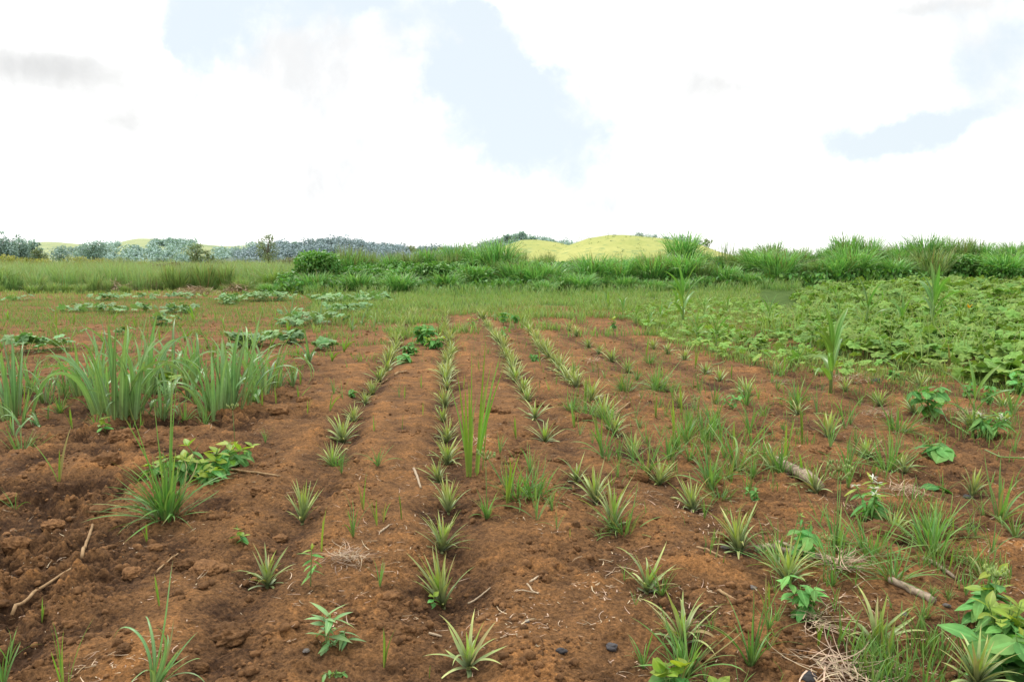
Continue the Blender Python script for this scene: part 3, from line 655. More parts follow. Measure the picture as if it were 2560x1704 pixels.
# --- sedges with seed heads
def sedge(u, v, hpx, label, nheads=1, fan=.12):
    x, y, t = at(u, v); m = t/F; Hh = hpx*m
    root = empty('sedge_plant', x, y, H1(x, y))
    gs, gh = Geo(), Geo()
    for s in range(nheads):
        az = rng.random()*6.28; th = fan*(s+.3)
        top = np.array([math.sin(th)*math.cos(az), math.sin(th)*math.sin(az), math.cos(th)])*Hh*(1-.12*s)
        tube(gs, [(0, 0, -.02), tuple(top*.5+[0, 0, 0]), tuple(top)], [.0035, .003, .0022], 5)
        n = 14; a = np.arange(n)*2.4
        tips = top+np.stack([np.cos(a)*.045, np.sin(a)*.045, .02+.035*rng.random(n)], 1)*min(1.3, Hh/.3)
        for q in tips:
            tube(gh, [tuple(top), tuple(q)], [.0012, .0012], 4)
            V, T = ICO1; gh.add(V*np.array([.0052, .0052, .011])*min(1.3, Hh/.28)+q, None, T, np.tile([.5, rng.random(), 0], (len(V), 1)))
        blades(gs, np.tile(top, (4, 1)), rng.random(4)*6.28, .9, .8, Hh*.28, .006, S=5)
    gs.obj('stem', M['stalk'], root); gh.obj('seed_head', M['seed'], root)
    tag(root, label, 'sedge', 'sedges with seed heads')
sedge(2090,1378,205,'sedge with two round seed heads rising from a grass tuft',2,.05)
sedge(588,1112,92,'sedge with knobbly seed head behind the leafy weed patch')
sedge(1217,1285,150,'sedge with feathery seed head beside the fourth pineapple of second row')
sedge(1878,1222,95,'sedge with small head left of the grey fallen log')
sedge(2485,1600,165,'sedge with pale head rising from the corner weeds')
sedge(1560,980,40,'low yellowish sedge between the fourth and fifth rows')
sedge(845,1132,45,'pale sedge touching the third pineapple of the first row')
sedge(2058,1450,100,'yellow-headed sedge beside the bright broad-leaved weed')
sedge(1740,1060,66,'thin sedge in the grass between fourth and fifth rows')

# --- maize
def maize(u, v, hpx, label, n=9, dist=None, full=True):
    x, y, t = at(u, v)
    if dist: x, y = along(u, dist); t = dist
    m = t/F; Hh = hpx*m
    root = empty('maize_plant', x, y, H1(x, y)-.01, rng.random()*6.28)
    g = Geo(); tube(g, [(0, 0, -.05), (.01*Hh, 0, .22*Hh), (0, .01*Hh, .45*Hh)], [.020*Hh, .018*Hh, .010*Hh], 8, r=.5); g.obj('stalk', M['stalk'], root)
    def lf(i, k, gg):
        az = i*math.pi+rng.normal(0, .45)
        blades(gg, [[0, 0, (.12+.36*k)*Hh]], az, R(34)*(1-k)+R(7), R(78)*(1-k)**.8+R(10)+abs(rng.normal(0, .25)), Hh*(.50+.14*math.sin(math.pi*k)), Hh*.075*(.8+.3*rng.random()), S=11, prof='maize', fold=.38, p=1.7, curl=rng.normal(0, .3), twist=rng.normal(0, .5))
    if full:
        for i in range(n):
            gg = Geo(); lf(i, i/(n-1), gg); gg.obj('leaf', M['maize'], root)
    else:
        gg = Geo()
        for i in range(n): lf(i, i/(n-1), gg)
        gg.obj('foliage', M['maize'], root)
    top = 0.
    for c in root.children:
        a = np.empty(len(c.data.vertices)*3, np.float32); c.data.vertices.foreach_get('co', a); top = max(top, float(a[2::3].max()))
    root.scale = (Hh/top*.95, Hh/top*.95, Hh/top)
    tag(root, label, 'maize plant', 'maize plants among the squash')
maize(2077,977,228,'tallest lone maize plant standing on bare soil before the squash bed',10)
maize(2431,1080,205,'wide-leaved maize plant near the right edge on bare soil',6)
maize(1706,815,160,'broad dark maize plant at the left end of the squash bed',8)
maize(2166,835,150,'maize plant with one tall upright leaf in the squash bed',8)
maize(2332,830,180,'pale arching maize plant rising highest from the squash bed',9)
maize(2255,840,110,'shorter maize plant between two taller ones in the squash bed',7)
for (u, v, h, w) in [(1741,851,86,'young maize plant on the soil edge, left of a pair'),(1789,874,108,'young maize plant on the soil edge, right of a pair'),(1922,822,92,'slim maize plant in the thin squash leaves'),(2096,826,105,'maize plant with a single stiff leaf above squash'),
                     (1818,790,56,'small maize plant at the near squash border'),(2087,765,60,'yellowish maize plant at the back squash border'),(2205,770,56,'yellow-green maize plant against the tall grass'),(1520,781,64,'maize plant, leftmost of the grassy strip'),
                     (1557,796,66,'second maize plant from the left in the grassy strip'),(1590,814,64,'curved maize plant in the grassy strip'),(1623,818,62,'dark upright maize plant in the grassy strip'),(1651,806,54,'pale maize plant in the grassy strip'),
                     (1430,762,34,'tiny maize plant alone in the grassy strip'),(1690,770,60,'maize plant behind the broad dark one'),(1490,764,36,'tiny maize plant near the leftmost in grassy strip'),(1760,800,70,'maize plant between the dark one and squash')]:
    maize(u, v, h, w, 7, full=False)

# ------------------------------------------------------------------ squash
def squash_geo(pos, hgt, size, tp=SQUASH, petiole=True):
    g, gs = Geo(), Geo(); N = len(pos); pos = np.asarray(pos, float)
    top = pos+np.stack([rng.normal(0, .05, N), rng.normal(0, .05, N), hgt], 1)
    leaves(g, tp, top, rng.random(N)*6.28, rng.normal(.25, .35, N), size, rng.normal(0, .3, N))
    if petiole:
        blades(gs, pos, rng.random(N)*6.28, .05, .1, hgt, .012, S=2, cols=3, prof='stem', fold=.6)
    return g, gs
def squash(u, v, wpx, dpx, n, label, size=.17, hgt=.16, mat='squashblue'):
    x, y, t = at(u, v); m = t/F
    root = empty('squash_plant', x, y, H1(x, y))
    w = wpx*m/2; dd = max(.18, dpx*t*t/(F*CAM_H)/2)
    px = rng.normal(0, .45, n)*w; py = rng.normal(0, .45, n)*dd
    pz = h_macro(x+px, y+py)-float(h_macro(x, y))
    g, gs = squash_geo(np.stack([px, py, pz], 1), np.abs(rng.normal(hgt*.85, hgt*.3, n))+.05, 1.22*size*(.65+.65*rng.random(n)))
    o_ = np.argsort(px); c_ = np.stack([px[o_], py[o_]*.6, pz[o_]+.03], 1)
    tube(gs, c_, .006, 5)
    g.obj('foliage', M[mat], root); gs.obj('stem', M['stalk'], root)
    tag(root, label, 'squash plant', 'squash patches on the left tilled soil')
squash(100,878,112,26,26,'squash patch with broad leaves left of the cane clumps',.2,.2)
squash(207,779,100,10,34,'squash patch on soil, outermost of the middle line',.18)
squash(288,782,90,8,24,'squash patch second along the middle line',.18)
squash(373,778,36,8,10,'small squash plant between two patches of the middle line',.18)
squash(440,782,92,10,34,'pale squash patch at the end of the middle line',.2)
squash(407,812,64,8,18,'squash patch alone in front of the middle line',.19,.18)
squash(307,836,34,6,8,'tiny squash plant alone on the tilled soil',.14,.1)
squash(265,752,70,7,24,'squash patch at the start of the back line',.18,.2)
squash(345,750,110,7,34,'squash patch in the middle of the back line',.17,.2)
squash(455,749,80,7,30,'squash patch at the end of the back line',.18,.2)
squash(575,760,84,9,60,'dark squash patch, near end of the long bed',.18,.24)
squash(665,752,170,9,130,'dark long squash bed before the dome-shaped bush',.18,.25)
squash(770,812,135,16,60,'grey-green squash patch among small cane plants',.19,.2)
squash(629,864,140,14,46,'grey-green squash patch behind the cane clumps',.19,.18)
squash(733,856,70,10,20,'squash patch joining the one behind the cane',.18,.15)
squash(812,874,62,8,14,'string of squash leaves beside the first pineapple row',.16,.1)
squash(407,972,95,16,8,'big squash leaves at the foot of the cane clumps',.3,.14,'squash')
squash(830,760,130,12,70,'grey-green squash bed near the far end of first row',.2,.25)
squash(930,756,140,12,70,'bluish squash bed beyond the far end of first row',.2,.25)
squash(870,785,110,12,46,'squash bed among small canes near first row end',.2,.2)
squash(40,752,60,6,14,'faint squash patch at the far left soil edge',.18,.15)
squash(2085,888,70,12,16,'squash leaves spilling from the bed by the lone maize',.17,.14,'squash')
squash(1880,872,90,16,30,'thin-leaved squash at the lower edge of the bed',.17,.14,'squash')
squash(2500,962,120,20,26,'squash leaves spilling down at the right edge',.24,.2,'squash')
squash(2420,952,90,12,14,'low squash leaves reaching over the soil by the runner',.22,.14,'squash')
squash(1790,850,60,10,20,'squash leaves between the young maize pair',.15,.12,'squash')

# the big bed on the right: a mass of leaves nobody could count
def inpoly(u, v, P):
    c = np.zeros(len(u), bool); j = len(P)-1
    for i in range(len(P)):
        (x1, y1), (x2, y2) = P[i], P[j]
        c ^= ((y1 > v) != (y2 > v)) & (u < (x2-x1)*(v-y1)/((y2-y1) or 1e-9)+x1); j = i
    return c
BED = [at(*p)[:2] for p in [(1872,842),(1940,868),(2010,880),(2130,905),(2280,930),(2400,915),(2560,935),(2760,950)]]
BED += [(30, 34), (24, 36.5), (18.5, 36.5), (14.0, 31), (11.3, 24)]
def scatter(P, n, dens=None):
    P = np.array(P); out = []
    lo, hi = P.min(0), P.max(0); tot = 0
    while tot < n:
        q = lo+rng.random((n*3, 2))*(hi-lo); q = q[inpoly(q[:, 0], q[:, 1], [tuple(p) for p in P])]
        if dens is not None: q = q[rng.random(len(q)) < dens(q[:, 0], q[:, 1])]
        out.append(q); tot += len(q)
    return np.concatenate(out)[:n]
near = lambda x, y: np.clip((15/np.hypot(x, y))**1.1, .12, 1)*np.clip(.25+.75*sst(.40, .52, x/y)+.5*vn(x/1.2, y/1.2, 47), .1, 1)
q = scatter(BED, 6800, near)
dd = np.hypot(q[:, 0], q[:, 1])
hg = (.30+.16*vn(q[:, 0]/1.3, q[:, 1]/1.3, 77)*2)*(.6+.6*rng.random(len(q)))*np.clip(.55+.45*sst(.1, .8, vn(q[:, 0]/.8, q[:, 1]/.8, 5)+.5), .4, 1)*(1+.25*sst(12, 22, q[:, 0]))
g, gs = squash_geo(np.stack([q[:, 0], q[:, 1], h_macro(q[:, 0], q[:, 1])], 1), hg, (.205+.075*sst(4, 12, q[:, 0]-.2*q[:, 1]))*(.6+.7*rng.random(len(q)))*np.clip(dd/22, 1, 1.35))
o = g.obj('squash_foliage', M['squash']); tag(o, 'dense bed of overlapping squash leaves below the tall grass', 'squash bed', kind='stuff')
gs.obj('stem', M['stalk'], o)
def cover(name, x, y, L, W, mat, label, th=.35, bend=.9, S=4, cat='grass'):
    n = len(x); g = Geo()
    blades(g, np.stack([x, y, h_macro(x, y)-.02], 1), rng.random(n)*6.28, th*rng.random(n), bend*(.2+rng.random(n)), L, W, S=S, cols=2, curl=rng.normal(0, .4, n), twist=rng.normal(0, .8, n))
    o = g.obj(name, M[mat]); tag(o, label, cat, kind='stuff'); return o
q2 = scatter(BED, 9000); cl = vn(q2[:, 0]/1.1, q2[:, 1]/1.1, 44); q2 = q2[cl > -.12]
cover('bed_grass', q2[:, 0], q2[:, 1], .40+.35*rng.random(len(q2)), .016, 'shortgrass', 'tall thin grass growing up between the squash leaves')
EDGE = [at(*p)[:2] for p in [(1560,790),(1660,855),(1800,900),(1950,925),(2100,945),(2260,965),(2400,958),(2560,985),(2760,990)]]+BED[7::-1]+[(11.3, 24), (11.5, 30), (8.6, 31)]
q3 = scatter(EDGE, 1100); hg3 = .06+.14*rng.random(len(q3))
g, gs = squash_geo(np.stack([q3[:, 0], q3[:, 1], h_macro(q3[:, 0], q3[:, 1])], 1), hg3, .08+.12*rng.random(len(q3)))
o3 = g.obj('edge_foliage', M['squash']); tag(o3, 'small squash and weed leaves thinning out over the lower border', 'ground cover', kind='stuff'); gs.obj('stem', M['stalk'], o3)
q4 = scatter(EDGE, 17000)
cover('edge_grass', q4[:, 0], q4[:, 1], .08+.20*rng.random(len(q4))**2, .010, 'shortgrass', 'thin grass mixed with weeds along the lower squash border')
def flower(u, v, dist, z, label):
    x, y = along(u, dist); root = empty('squash_flower', x, y, z)
    g = Geo(); n = 5; leaves(g, LANCE, np.zeros((n, 3)), np.arange(n)*1.2566, -1.15, .15, 0); g.obj('petal_cup', M['flower'], root)
    g = Geo(); zz = z-float(h_macro(x, y)); tube(g, [(0, 0, -zz), (0, 0, .01)], [.006, .008], 5); g.obj('stem', M['stalk'], root)
    tag(root, label, 'squash flower')
flower(2429, 0, 19, .50+float(h_macro(*along(2429, 19))), 'closed yellow squash flower standing among the bed leaves')
flower(2062, 0, 15, .12+float(h_macro(*along(2062, 15))), 'orange squash flower low beside the lone tall maize')
def runner(pts, label):
    P = []
    for (u, v) in pts:
        x, y, t = at(u, v); P.append((x, y, H1(x, y)+.025))
    P = np.array(P); k = np.linspace(0, 1, 20); s = np.linspace(0, 1, len(P))
    C_ = np.stack([np.interp(k, s, P[:, i]) for i in range(3)], 1)
    g = Geo(); tube(g, C_-C_[0], .007, 6)
    o = g.obj('squash_runner', M['stalk']); o.location = C_[0]; tag(o, label, 'squash runner')
runner([(2218,940),(2270,938),(2330,944),(2403,945)], 'pale squash runner stem lying across bare soil below the bed')
runner([(2351,1022),(2368,1050),(2400,1068),(2424,1078)], 'curved squash runner stem reaching the wide-leaved maize')
runner([(2462,1130),(2500,1143),(2560,1150)], 'squash runner stem at the right edge by white flowers')
runner([(1778,915),(1800,910),(1826,890)], 'short pale squash runner on soil below the bed')

# ------------------------------------------------------------------ sticks, logs, clods, stones, straw
def stick(pts, dpx, name, label, cat, mat='stick', k=8, taper=.7, wob=.04, bury=.3, n=14):
    P = []
    for (u, v) in pts:
        x, y, t = at(u, v); P.append((x, y, H1(x, y), t))
    P = np.array(P); kk = np.linspace(0, 1, n); s = np.linspace(0, 1, len(P))
    C_ = np.stack([np.interp(kk, s, P[:, i]) for i in range(3)], 1)
    r = dpx*P[:, 3].mean()/F/2
    # lies on the highest ground under it
    C_[:, 2] = np.maximum(C_[:, 2], h_full(C_[:, 0], C_[:, 1]))
    for _ in range(3): C_[1:-1, 2] = np.maximum((C_[:-2, 2]+C_[2:, 2])/2, C_[1:-1, 2])*.7+C_[1:-1, 2]*.3
    C_[:, 2] += r*(1-bury); C_[1:-1] += rng.normal(0, r*.10, (n-2, 3))
    g = Geo(); tube(g, C_-C_[0], np.linspace(r, r*taper, n)*(1+.05*rng.normal(size=n)), k, r=.5, wob=wob)
    o = g.obj(name, M[mat]); o.location = C_[0]; tag(o, label, cat)
    return o
stick([(29,1519),(60,1490),(104,1455),(150,1425),(196,1400)], 9, 'branch', 'long pale dry branch lying on soil at the lower left', 'branch')
stick([(204,1382),(208,1360),(213,1338),(226,1318),(234,1300)], 9, 'branch', 'bent end piece of branch above the long pale branch', 'branch')
stick([(535,1166),(590,1174),(640,1182),(700,1196)], 7, 'branch', 'thin brown branch sticking out from the leafy weed patch', 'branch')
stick([(1932,1150),(1985,1174),(2046,1212)], 30, 'log', 'grey fallen log at the fourth pineapple of the fifth row', 'log', 'wood', 12, .9, .05, .1)
stick([(1890,1360),(1930,1368),(1980,1385),(2030,1402),(2084,1418)], 19, 'root', 'gnarled pale dead root behind the second pineapple of fourth row', 'root', 'wood', 12, .45, .16, .2, 22)
stick([(1940,1352),(1975,1368),(2010,1390)], 10, 'root', 'side piece of root lying on the gnarled pale root', 'root', 'wood', 8, .5, .15)
stick([(1900,1372),(1950,1366),(2010,1408),(2050,1424)], 8, 'root', 'thin twisted strand lying along the gnarled pale root', 'root', 'stick', 7, .4, .1)
stick([(2000,1384),(2040,1396),(2080,1430),(2100,1450)], 9, 'root', 'forked end of the gnarled root pointing at the camera', 'root', 'wood', 7, .4, .12)
stick([(2309,1396),(2345,1412),(2392,1434)], 12, 'branch', 'dark short branch behind the peeling log on the right', 'branch', 'wood')
stick([(2225,1459),(2265,1473),(2300,1494),(2334,1514)], 19, 'log', 'peeling pale log right of the biggest pineapple', 'log', 'wood', 12, 1., .05)
stick([(1742,1363),(1775,1374),(1808,1392)], 7, 'branch', 'thin branch left of the gnarled root', 'branch')
stick([(1796,1467),(1822,1482),(1850,1498)], 9, 'branch', 'short brown branch right of the withered pineapple', 'branch')
stick([(987,936),(1002,932),(1016,928)], 6, 'branch', 'short stick across the path between first and second rows', 'branch')
stick([(935,946),(952,942),(968,938)], 5, 'branch', 'thin stick at the foot of the first row pineapples', 'branch')
stick([(1034,1166),(1043,1190),(1052,1218)], 7, 'branch', 'forked dead twig left of the second pineapple row', 'branch', 'straw')
stick([(1072,1560),(1090,1562),(1104,1564)], 7, 'branch', 'short whitish stick behind the nearest pineapple', 'branch', 'straw')
stick([(950,1327),(962,1320),(974,1314)], 6, 'branch', 'small pale stick between first and second rows', 'branch', 'straw')
stick([(392,1416),(420,1390),(444,1366)], 5, 'branch', 'straight straw-coloured twig behind the dry clod on the left', 'branch')
stick([(170,1680),(190,1670),(212,1655)], 5, 'branch', 'yellow straw stalk beside the upright reeds in the corner', 'branch')
stick([(1170,1480),(1190,1472),(1226,1460)], 5, 'branch', 'curved pale twig right of the second row near the front', 'branch', 'straw')
stick([(1325,1458),(1340,1448),(1354,1438)], 6, 'branch', 'pale straight twig on soil between second and third rows', 'branch', 'straw')
stick([(1318,1466),(1330,1482),(1346,1488)], 5, 'branch', 'bent pale twig on soil between second and third rows', 'branch', 'straw')
stick([(1285,1484),(1310,1487),(1340,1486)], 4, 'branch', 'flat thin twig on soil in front of the bent twig', 'branch', 'straw')
stick([(2140,1560),(2165,1566),(2200,1574)], 6, 'branch', 'dead stalk under the biggest pineapple', 'branch')
stick([(1510,1020),(1540,1030),(1575,1010)], 6, 'branch', 'thin branch among weeds between fourth and fifth rows', 'branch')

def clod(u, v, wpx, name, label, mat='clod', flat=.6, sink=.35, cat='soil clod', group='large soil clods', sub=5, amps=None):
    x, y, t = at(u, v); r = wpx*t/F/2
    V, T = ICO5 if sub == 5 else ICO4
    sd = int(rng.integers(1, 9999))
    V = lump(V, sd, amps or ((.9, .28), (2.2, .22), (5, .15), (11, .10), (24, .06)))
    V = V*np.array([r*(.9+.3*rng.random()), r*(.75+.3*rng.random()), r*flat])
    g = Geo(); g.add(V, None, T, np.tile([.5, rng.random(), 0], (len(V), 1)))
    o = g.obj(name, M[mat]); place(o, x, y, H1(x, y)+r*flat*(1-2*sink)*.6, rng.random()*6.28)
    tag(o, label, cat, group)
for (u, v, w, lb) in [(584,1560,92,'large orange soil clod in front of the first row, lowest of all'),(330,1412,50,'upright orange soil clod on the left slope'),(37,1352,70,'big orange clod at the left edge'),(95,1380,50,'brown clod right of the big left-edge clod'),
    (267,1160,66,'dark crusted clod behind the big grass tuft'),(520,1420,70,'flat crumbly mound left of the first pineapple of first row'),(470,1405,56,'crumbly lump beside the flat mound'),(388,1362,36,'small round clod above the flat crumbly mound'),
    (310,1095,70,'broad clod on the tilled ridge behind the leafy patch'),(360,1110,50,'clod at the right of the tilled ridge'),(230,1220,46,'clod on the dark slope left of the big tuft'),(1400,1148,32,'round clod left of the fifth pineapple of third row'),
    (1284,1152,32,'round clod behind the low spreading grass'),(1338,1368,48,'low clod between second and third rows near the front'),(979,1490,44,'clod with a dark hollow left of the second row'),(960,1512,36,'grey-brown clod in front of the hollow clod'),
    (1590,1185,60,'broad clod behind the fifth pineapple of fourth row'),(1231,1028,46,'tall clod right of the reed clump'),(1262,1034,32,'dark clod beside the tall clod'),(2205,1322,105,'reddish soil mound beside the second pineapple of fifth row'),
    (2452,1462,66,'pale earth clod near the right edge'),(1300,1128,40,'clod right of the reed clump base'),(1375,1070,36,'small clod beside the sixth pineapple of third row'),(1340,1010,40,'clod beside the seventh pineapple of third row'),
    (20,1250,46,'clod at the far left edge of the slope'),(130,1300,52,'brown clod on the left slope below the seedling'),(650,1230,46,'clod left of the second pineapple of first row'),(700,1320,36,'clod below the second pineapple of first row'),
    (1460,1050,44,'clod between third and fourth rows'),(500,1640,40,'clod with hollow in front of the arching grass'),(310,1640,46,'clod behind the reeds at the bottom left'),(560,1690,60,'crumbly clod at the bottom edge'),
    (1870,1275,40,'clod left of the third pineapple of fourth row'),(1810,1330,46,'clod in front of the fourth pineapple of fourth row'),(250,1280,40,'dark clod between slope and big tuft'),(1940,1080,40,'clod beside the grass between fifth and sixth rows'),
    (2050,1130,46,'clod before the third pineapple of the sixth row'),(870,1210,36,'clod behind the second pineapple of first row'),(700,1030,44,'clod left of the fifth pineapple of first row'),(760,1000,40,'clod left of the sixth pineapple of first row')]:
    clod(u, v, w, 'soil_clod', lb, sub=5 if w > 44 else 4)
for (u, v, w, lb, mt) in [(1883,1458,20,'grey stone behind the second pineapple of fourth row','stone'),(1530,1612,30,'dark grey stone left of the withered pineapple','char'),(1402,1630,26,'black charred lump on soil before the third row','char'),(2367,1518,18,'pale small stone right of the peeling log','stone'),
    (2420,1222,20,'dark stone at the first pineapple of sixth row','char'),(1812,1350,22,'grey stone in front of the fourth pineapple of fourth row','stone'),(766,1618,16,'small grey stone beside the grey-green rosette','stone'),(1318,1560,14,'small brown stone on the open soil','stone'),
    (2260,1530,20,'brown stone below the peeling log','stone'),(2022,1690,40,'dark wet stone under the front straw heap','char'),(2190,952,22,'dark stone below the squash runner','stone')]:
    clod(u, v, w, 'stone', lb, mt, .55, .3, 'stone', None, 4, ((.8, .35), (2, .16), (5, .05)))

def strands(g, cx, cy, n, rx, ry, L, W, lift, base_h=True, hump=0):
    x = cx+np.clip(rng.normal(0, .45, n), -.95, .95)*rx; y = cy+np.clip(rng.normal(0, .45, n), -.95, .95)*ry
    hp = hump*np.exp(-(((x-cx)/rx)**2+((y-cy)/ry)**2)*2)
    z = (h_full(x, y) if base_h else h_macro(x, y))+.004+hp*rng.random(n)+lift*rng.random(n)
    L = L*(.35+rng.random(n)); az = rng.random(n)*6.28
    blades(g, np.stack([x, y, z], 1), az, R(84)+rng.normal(0, .14, n), rng.normal(.12, .25, n), L, W*(.6+.8*rng.random(n)), S=4, prof='stem', fold=.5, curl=rng.normal(0, .9, n))
def heap(u, v, wpx, n, label, L=.14, W=.0042, hump=.05, name='straw_heap'):
    x, y, t = at(u, v); w = wpx*t/F/2
    g = Geo(); strands(g, x, y, n, w, w*.9, L, W, .03, True, hump)
    V0 = g.v[0]; g.v[0] = V0-np.array([x, y, 0])
    o = g.obj(name, M['straw']); o.location = (x, y, 0); tag(o, label, 'straw heap', 'heaps of dead straw')
heap(2110,1682,220,110,'large heap of dead straw at the bottom edge by the corner weeds',.2,.006,.07)
heap(865,1408,120,110,'matted dead straw between the first and second rows',.14,.004)
heap(2263,1234,100,90,'grey dead straw behind the white-flowered weed',.15,.005)
heap(2200,1040,90,80,'dead straw in front of the third pineapple of seventh row',.2,.006)
heap(1951,960,40,30,'small dead straw wisp below the lone tall maize',.2,.008)
heap(2105,1430,80,60,'bundle of dead stalks at the end of the gnarled root',.2,.008)
heap(2055,1540,90,50,'dead straw left of the biggest pineapple',.2,.005)
heap(2420,1030,110,90,'dead straw beside the right-edge maize plant',.2,.006)
heap(1480,905,50,40,'dead straw between the fourth and fifth rows, far part',.25,.008)
heap(2130,950,90,80,'dead straw between the lone tall maize and runner',.25,.008)
heap(1200,1110,60,30,'dead leaves beside the reed clump base',.15,.006)
heap(388,724,130,420,'brown heap of cut dry grass before the left tall grass',.8,.035,.75,'dry_grass_heap')
heap(285,726,95,260,'smaller brown heap of cut dry grass on the left',.8,.035,.55,'dry_grass_heap')
heap(592,733,70,220,'dry grass heap at the end near the long squash bed',.7,.035,.6,'dry_grass_heap')
heap(485,736,110,240,'flat dry grass heap between the two taller ones',.7,.035,.4,'dry_grass_heap')

# scattered straw and crumbs: uncountable litter
def fan(n, d0, d1, spread=R(40)):
    d = 1/(1/d0+(1/d1-1/d0)*rng.random(n)); a = YAW+(rng.random(n)*2-1)*spread
    return d*np.sin(a), d*np.cos(a), d
n = 26000; x, y, d = fan(n, 2.3, 20)
keep = (rng.random(n) < .40+.6*sst(.5, 3, x))*(vn(x/.7, y/.7, 61)+.6*vn(x/.22, y/.22, 62) > rng.random(n)*.55-.12); x, y = x[keep], y[keep]; n = len(x)
g = Geo(); az = rng.random(n)*6.28
d = np.hypot(x, y); L = .014+.075*rng.random(n)**2.4+.05*(rng.random(n) > .95)
blades(g, np.stack([x, y, h_full(x, y)+.003+.006*rng.random(n)], 1), az, R(86)+rng.normal(0, .16, n), rng.normal(.05, .3, n), L, .0026+.0036*rng.random(n)**2+.0003*d, S=3, prof='stem', fold=.5, curl=rng.normal(0, .8, n))
o = g.obj('straw_litter', M['straw']); tag(o, 'short bits of straw and root scattered over the soil', 'straw litter', kind='stuff')
g = Geo(); var = [lump(ICO2[0], 400+i, ((.9, .5), (2.3, .45), (5, .3))) for i in range(8)]
n = 21000; x, y, d = fan(n, 2.3, 26)
cl = vn(x/.55, y/.55, 71)+.5*vn(x/.2, y/.2, 72)+.35*sst(-1, -2.5, x); k = cl > rng.random(n)*.7-.12; x, y, d = x[k], y[k], d[k]; z = h_full(x, y)
sz = .0028+.020*rng.random(len(x))**6+.0010*d
for i in range(8):
    m = np.arange(len(x)) % 8 == i; V, T = var[i], ICO2[1]; c = m.sum()
    a = rng.random(c)*6.28; ca, sa = np.cos(a)[:, None], np.sin(a)[:, None]
    P = np.stack([V[None, :, 0]*ca-V[None, :, 1]*sa, V[None, :, 0]*sa+V[None, :, 1]*ca, np.broadcast_to(V[None, :, 2]*.75, (c, len(V)))], -1)*sz[m][:, None, None]
    P = P+np.stack([x[m], y[m], z[m]+sz[m]*.25], 1)[:, None]
    A = np.zeros((c, len(V), 3)); A[..., 1] = rng.random(c)[:, None]
    g.add(P, None, (T[None]+(np.arange(c)*len(V))[:, None, None]).reshape(-1, 3), A)
o = g.obj('soil_rubble', M['clod']); tag(o, 'crumbs and small lumps of earth strewn over the field', 'soil crumbs', kind='stuff')

# ------------------------------------------------------------------ grass cover (uncountable)
def cover(name, x, y, L, W, mat, label, th=.35, bend=.9, S=4, cat='grass'):
    n = len(x); g = Geo()
    blades(g, np.stack([x, y, h_macro(x, y)-.02], 1), rng.random(n)*6.28, th*rng.random(n), bend*(.2+rng.random(n)), L, W, S=S, cols=2, curl=rng.normal(0, .4, n), twist=rng.normal(0, .8, n))
    o = g.obj(name, M[mat]); tag(o, label, cat, kind='stuff'); return o
def trap(n, y0, y1, u0, u1):
    y = y0+(y1-y0)*rng.random(n); u = u0+(u1-u0)*rng.random(n); d = ray(u[:, None], 652)if False else None
    t = (u-CX)/F; a = np.arctan(t)+YAW
    return y*np.tan(a), y
x, y = trap(50000, 17, 41, 780, 1900)
k = (vn(x/1.6, y/1.6, 81)*1.9+sst(17, 33, y)*.95 > .30+.25*rng.random(len(x))) & ~((x > 6.5) & (y < 27)); x, y = x[k], y[k]
cover('short_grass', x, y, .14+.20*rng.random(len(x)), .022, 'shortgrass', 'short pale green grass strip between the field and the tall grass')
x, y = trap(11000, 34, 41.5, 760, 2000)
k = (vn(x/1.3, y/1.3, 86)*1.3+sst(35, 40.5, y) > .35+.4*rng.random(len(x))) & ~((x > 7.5) & (y < 36)); x, y = x[k], y[k]
cover('verge_grass', x, y, .30+.40*rng.random(len(x)), .026, 'meadowgreen', 'knee-high grass verge where the short grass meets the bank')
x, y = trap(9000, 29, 45, -60, 800)
k = vn(x/1.9, y/1.2, 82)+sst(31, 44, y)*.9 > .25+.4*rng.random(len(x)); x, y = x[k], y[k]
cover('sparse_grass', x, y, .10+.20*rng.random(len(x)), .022, 'shortgrass', 'sparse short grass along the far left soil edge')
x, y = fan(52000, 3.2, 24, R(33))[:2]
k = (x > -.9+2.2*sst(15, 9, y)) & (.55*vn(x/.7, y/.7, 83)+.5*vn(x/.23, y/.23, 87)+sst(3.0, 5.4, x-.1*y)*.40+sst(.9, 2.4, x)*.13+sst(7, 16, y)*.20+sst(11, 20, y)*.28 > .13+.14*rng.random(len(x))+.3*rng.random(len(x))); x, y = x[k], y[k]
cover('creeping_grass', x, y, .05+.17*rng.random(len(x))**1.7, .0075, 'weedgrass', 'fine creeping grass and weed seedlings between the rows at right')
x, y = trap(46000, 12, 36, -80, 1010)
k = (.8*vn(x/.9, y/.9, 88)+.4*vn(x/.3, y/.3, 89)+sst(13, 26, y)*.42+sst(-1.2, -3, x)*.05 > .24+.1*rng.random(len(x))) & (x < -1.1); x, y = x[k], y[k]
cover('seedling_grass', x, y, .06+.16*rng.random(len(x))**1.5, .012, 'weedgrass', 'low green seedlings and weeds on the far left part of the field')
# tall meadow on the left
x, y = trap(66000, 44, 84, -150, 800)
k = (y+3.2*vn(x/2.2, y*0+.3, 90) > 47) & (x < -3.5-.10*(y-46)) & (vn(x/3.5, y/3.5, 84) > -.45); x, y = x[k], y[k]
cover('tall_grass', x, y, (.85+.85*rng.random(len(x)))*(1+.75*vn(x/2.6, y/2.6, 85)), .030+.02*(y-46)/38, 'fieldgrass', 'pale tall grass meadow at the left behind the tilled soil', .3, .8, 6)
x, y = trap(9000, 84, 240, -200, 1000)
cover('far_grass', x, y, 1.3+.5*rng.random(len(x)), .14, 'fieldgrass', 'far pale meadow before the wooded hills', .3, .8, 4)

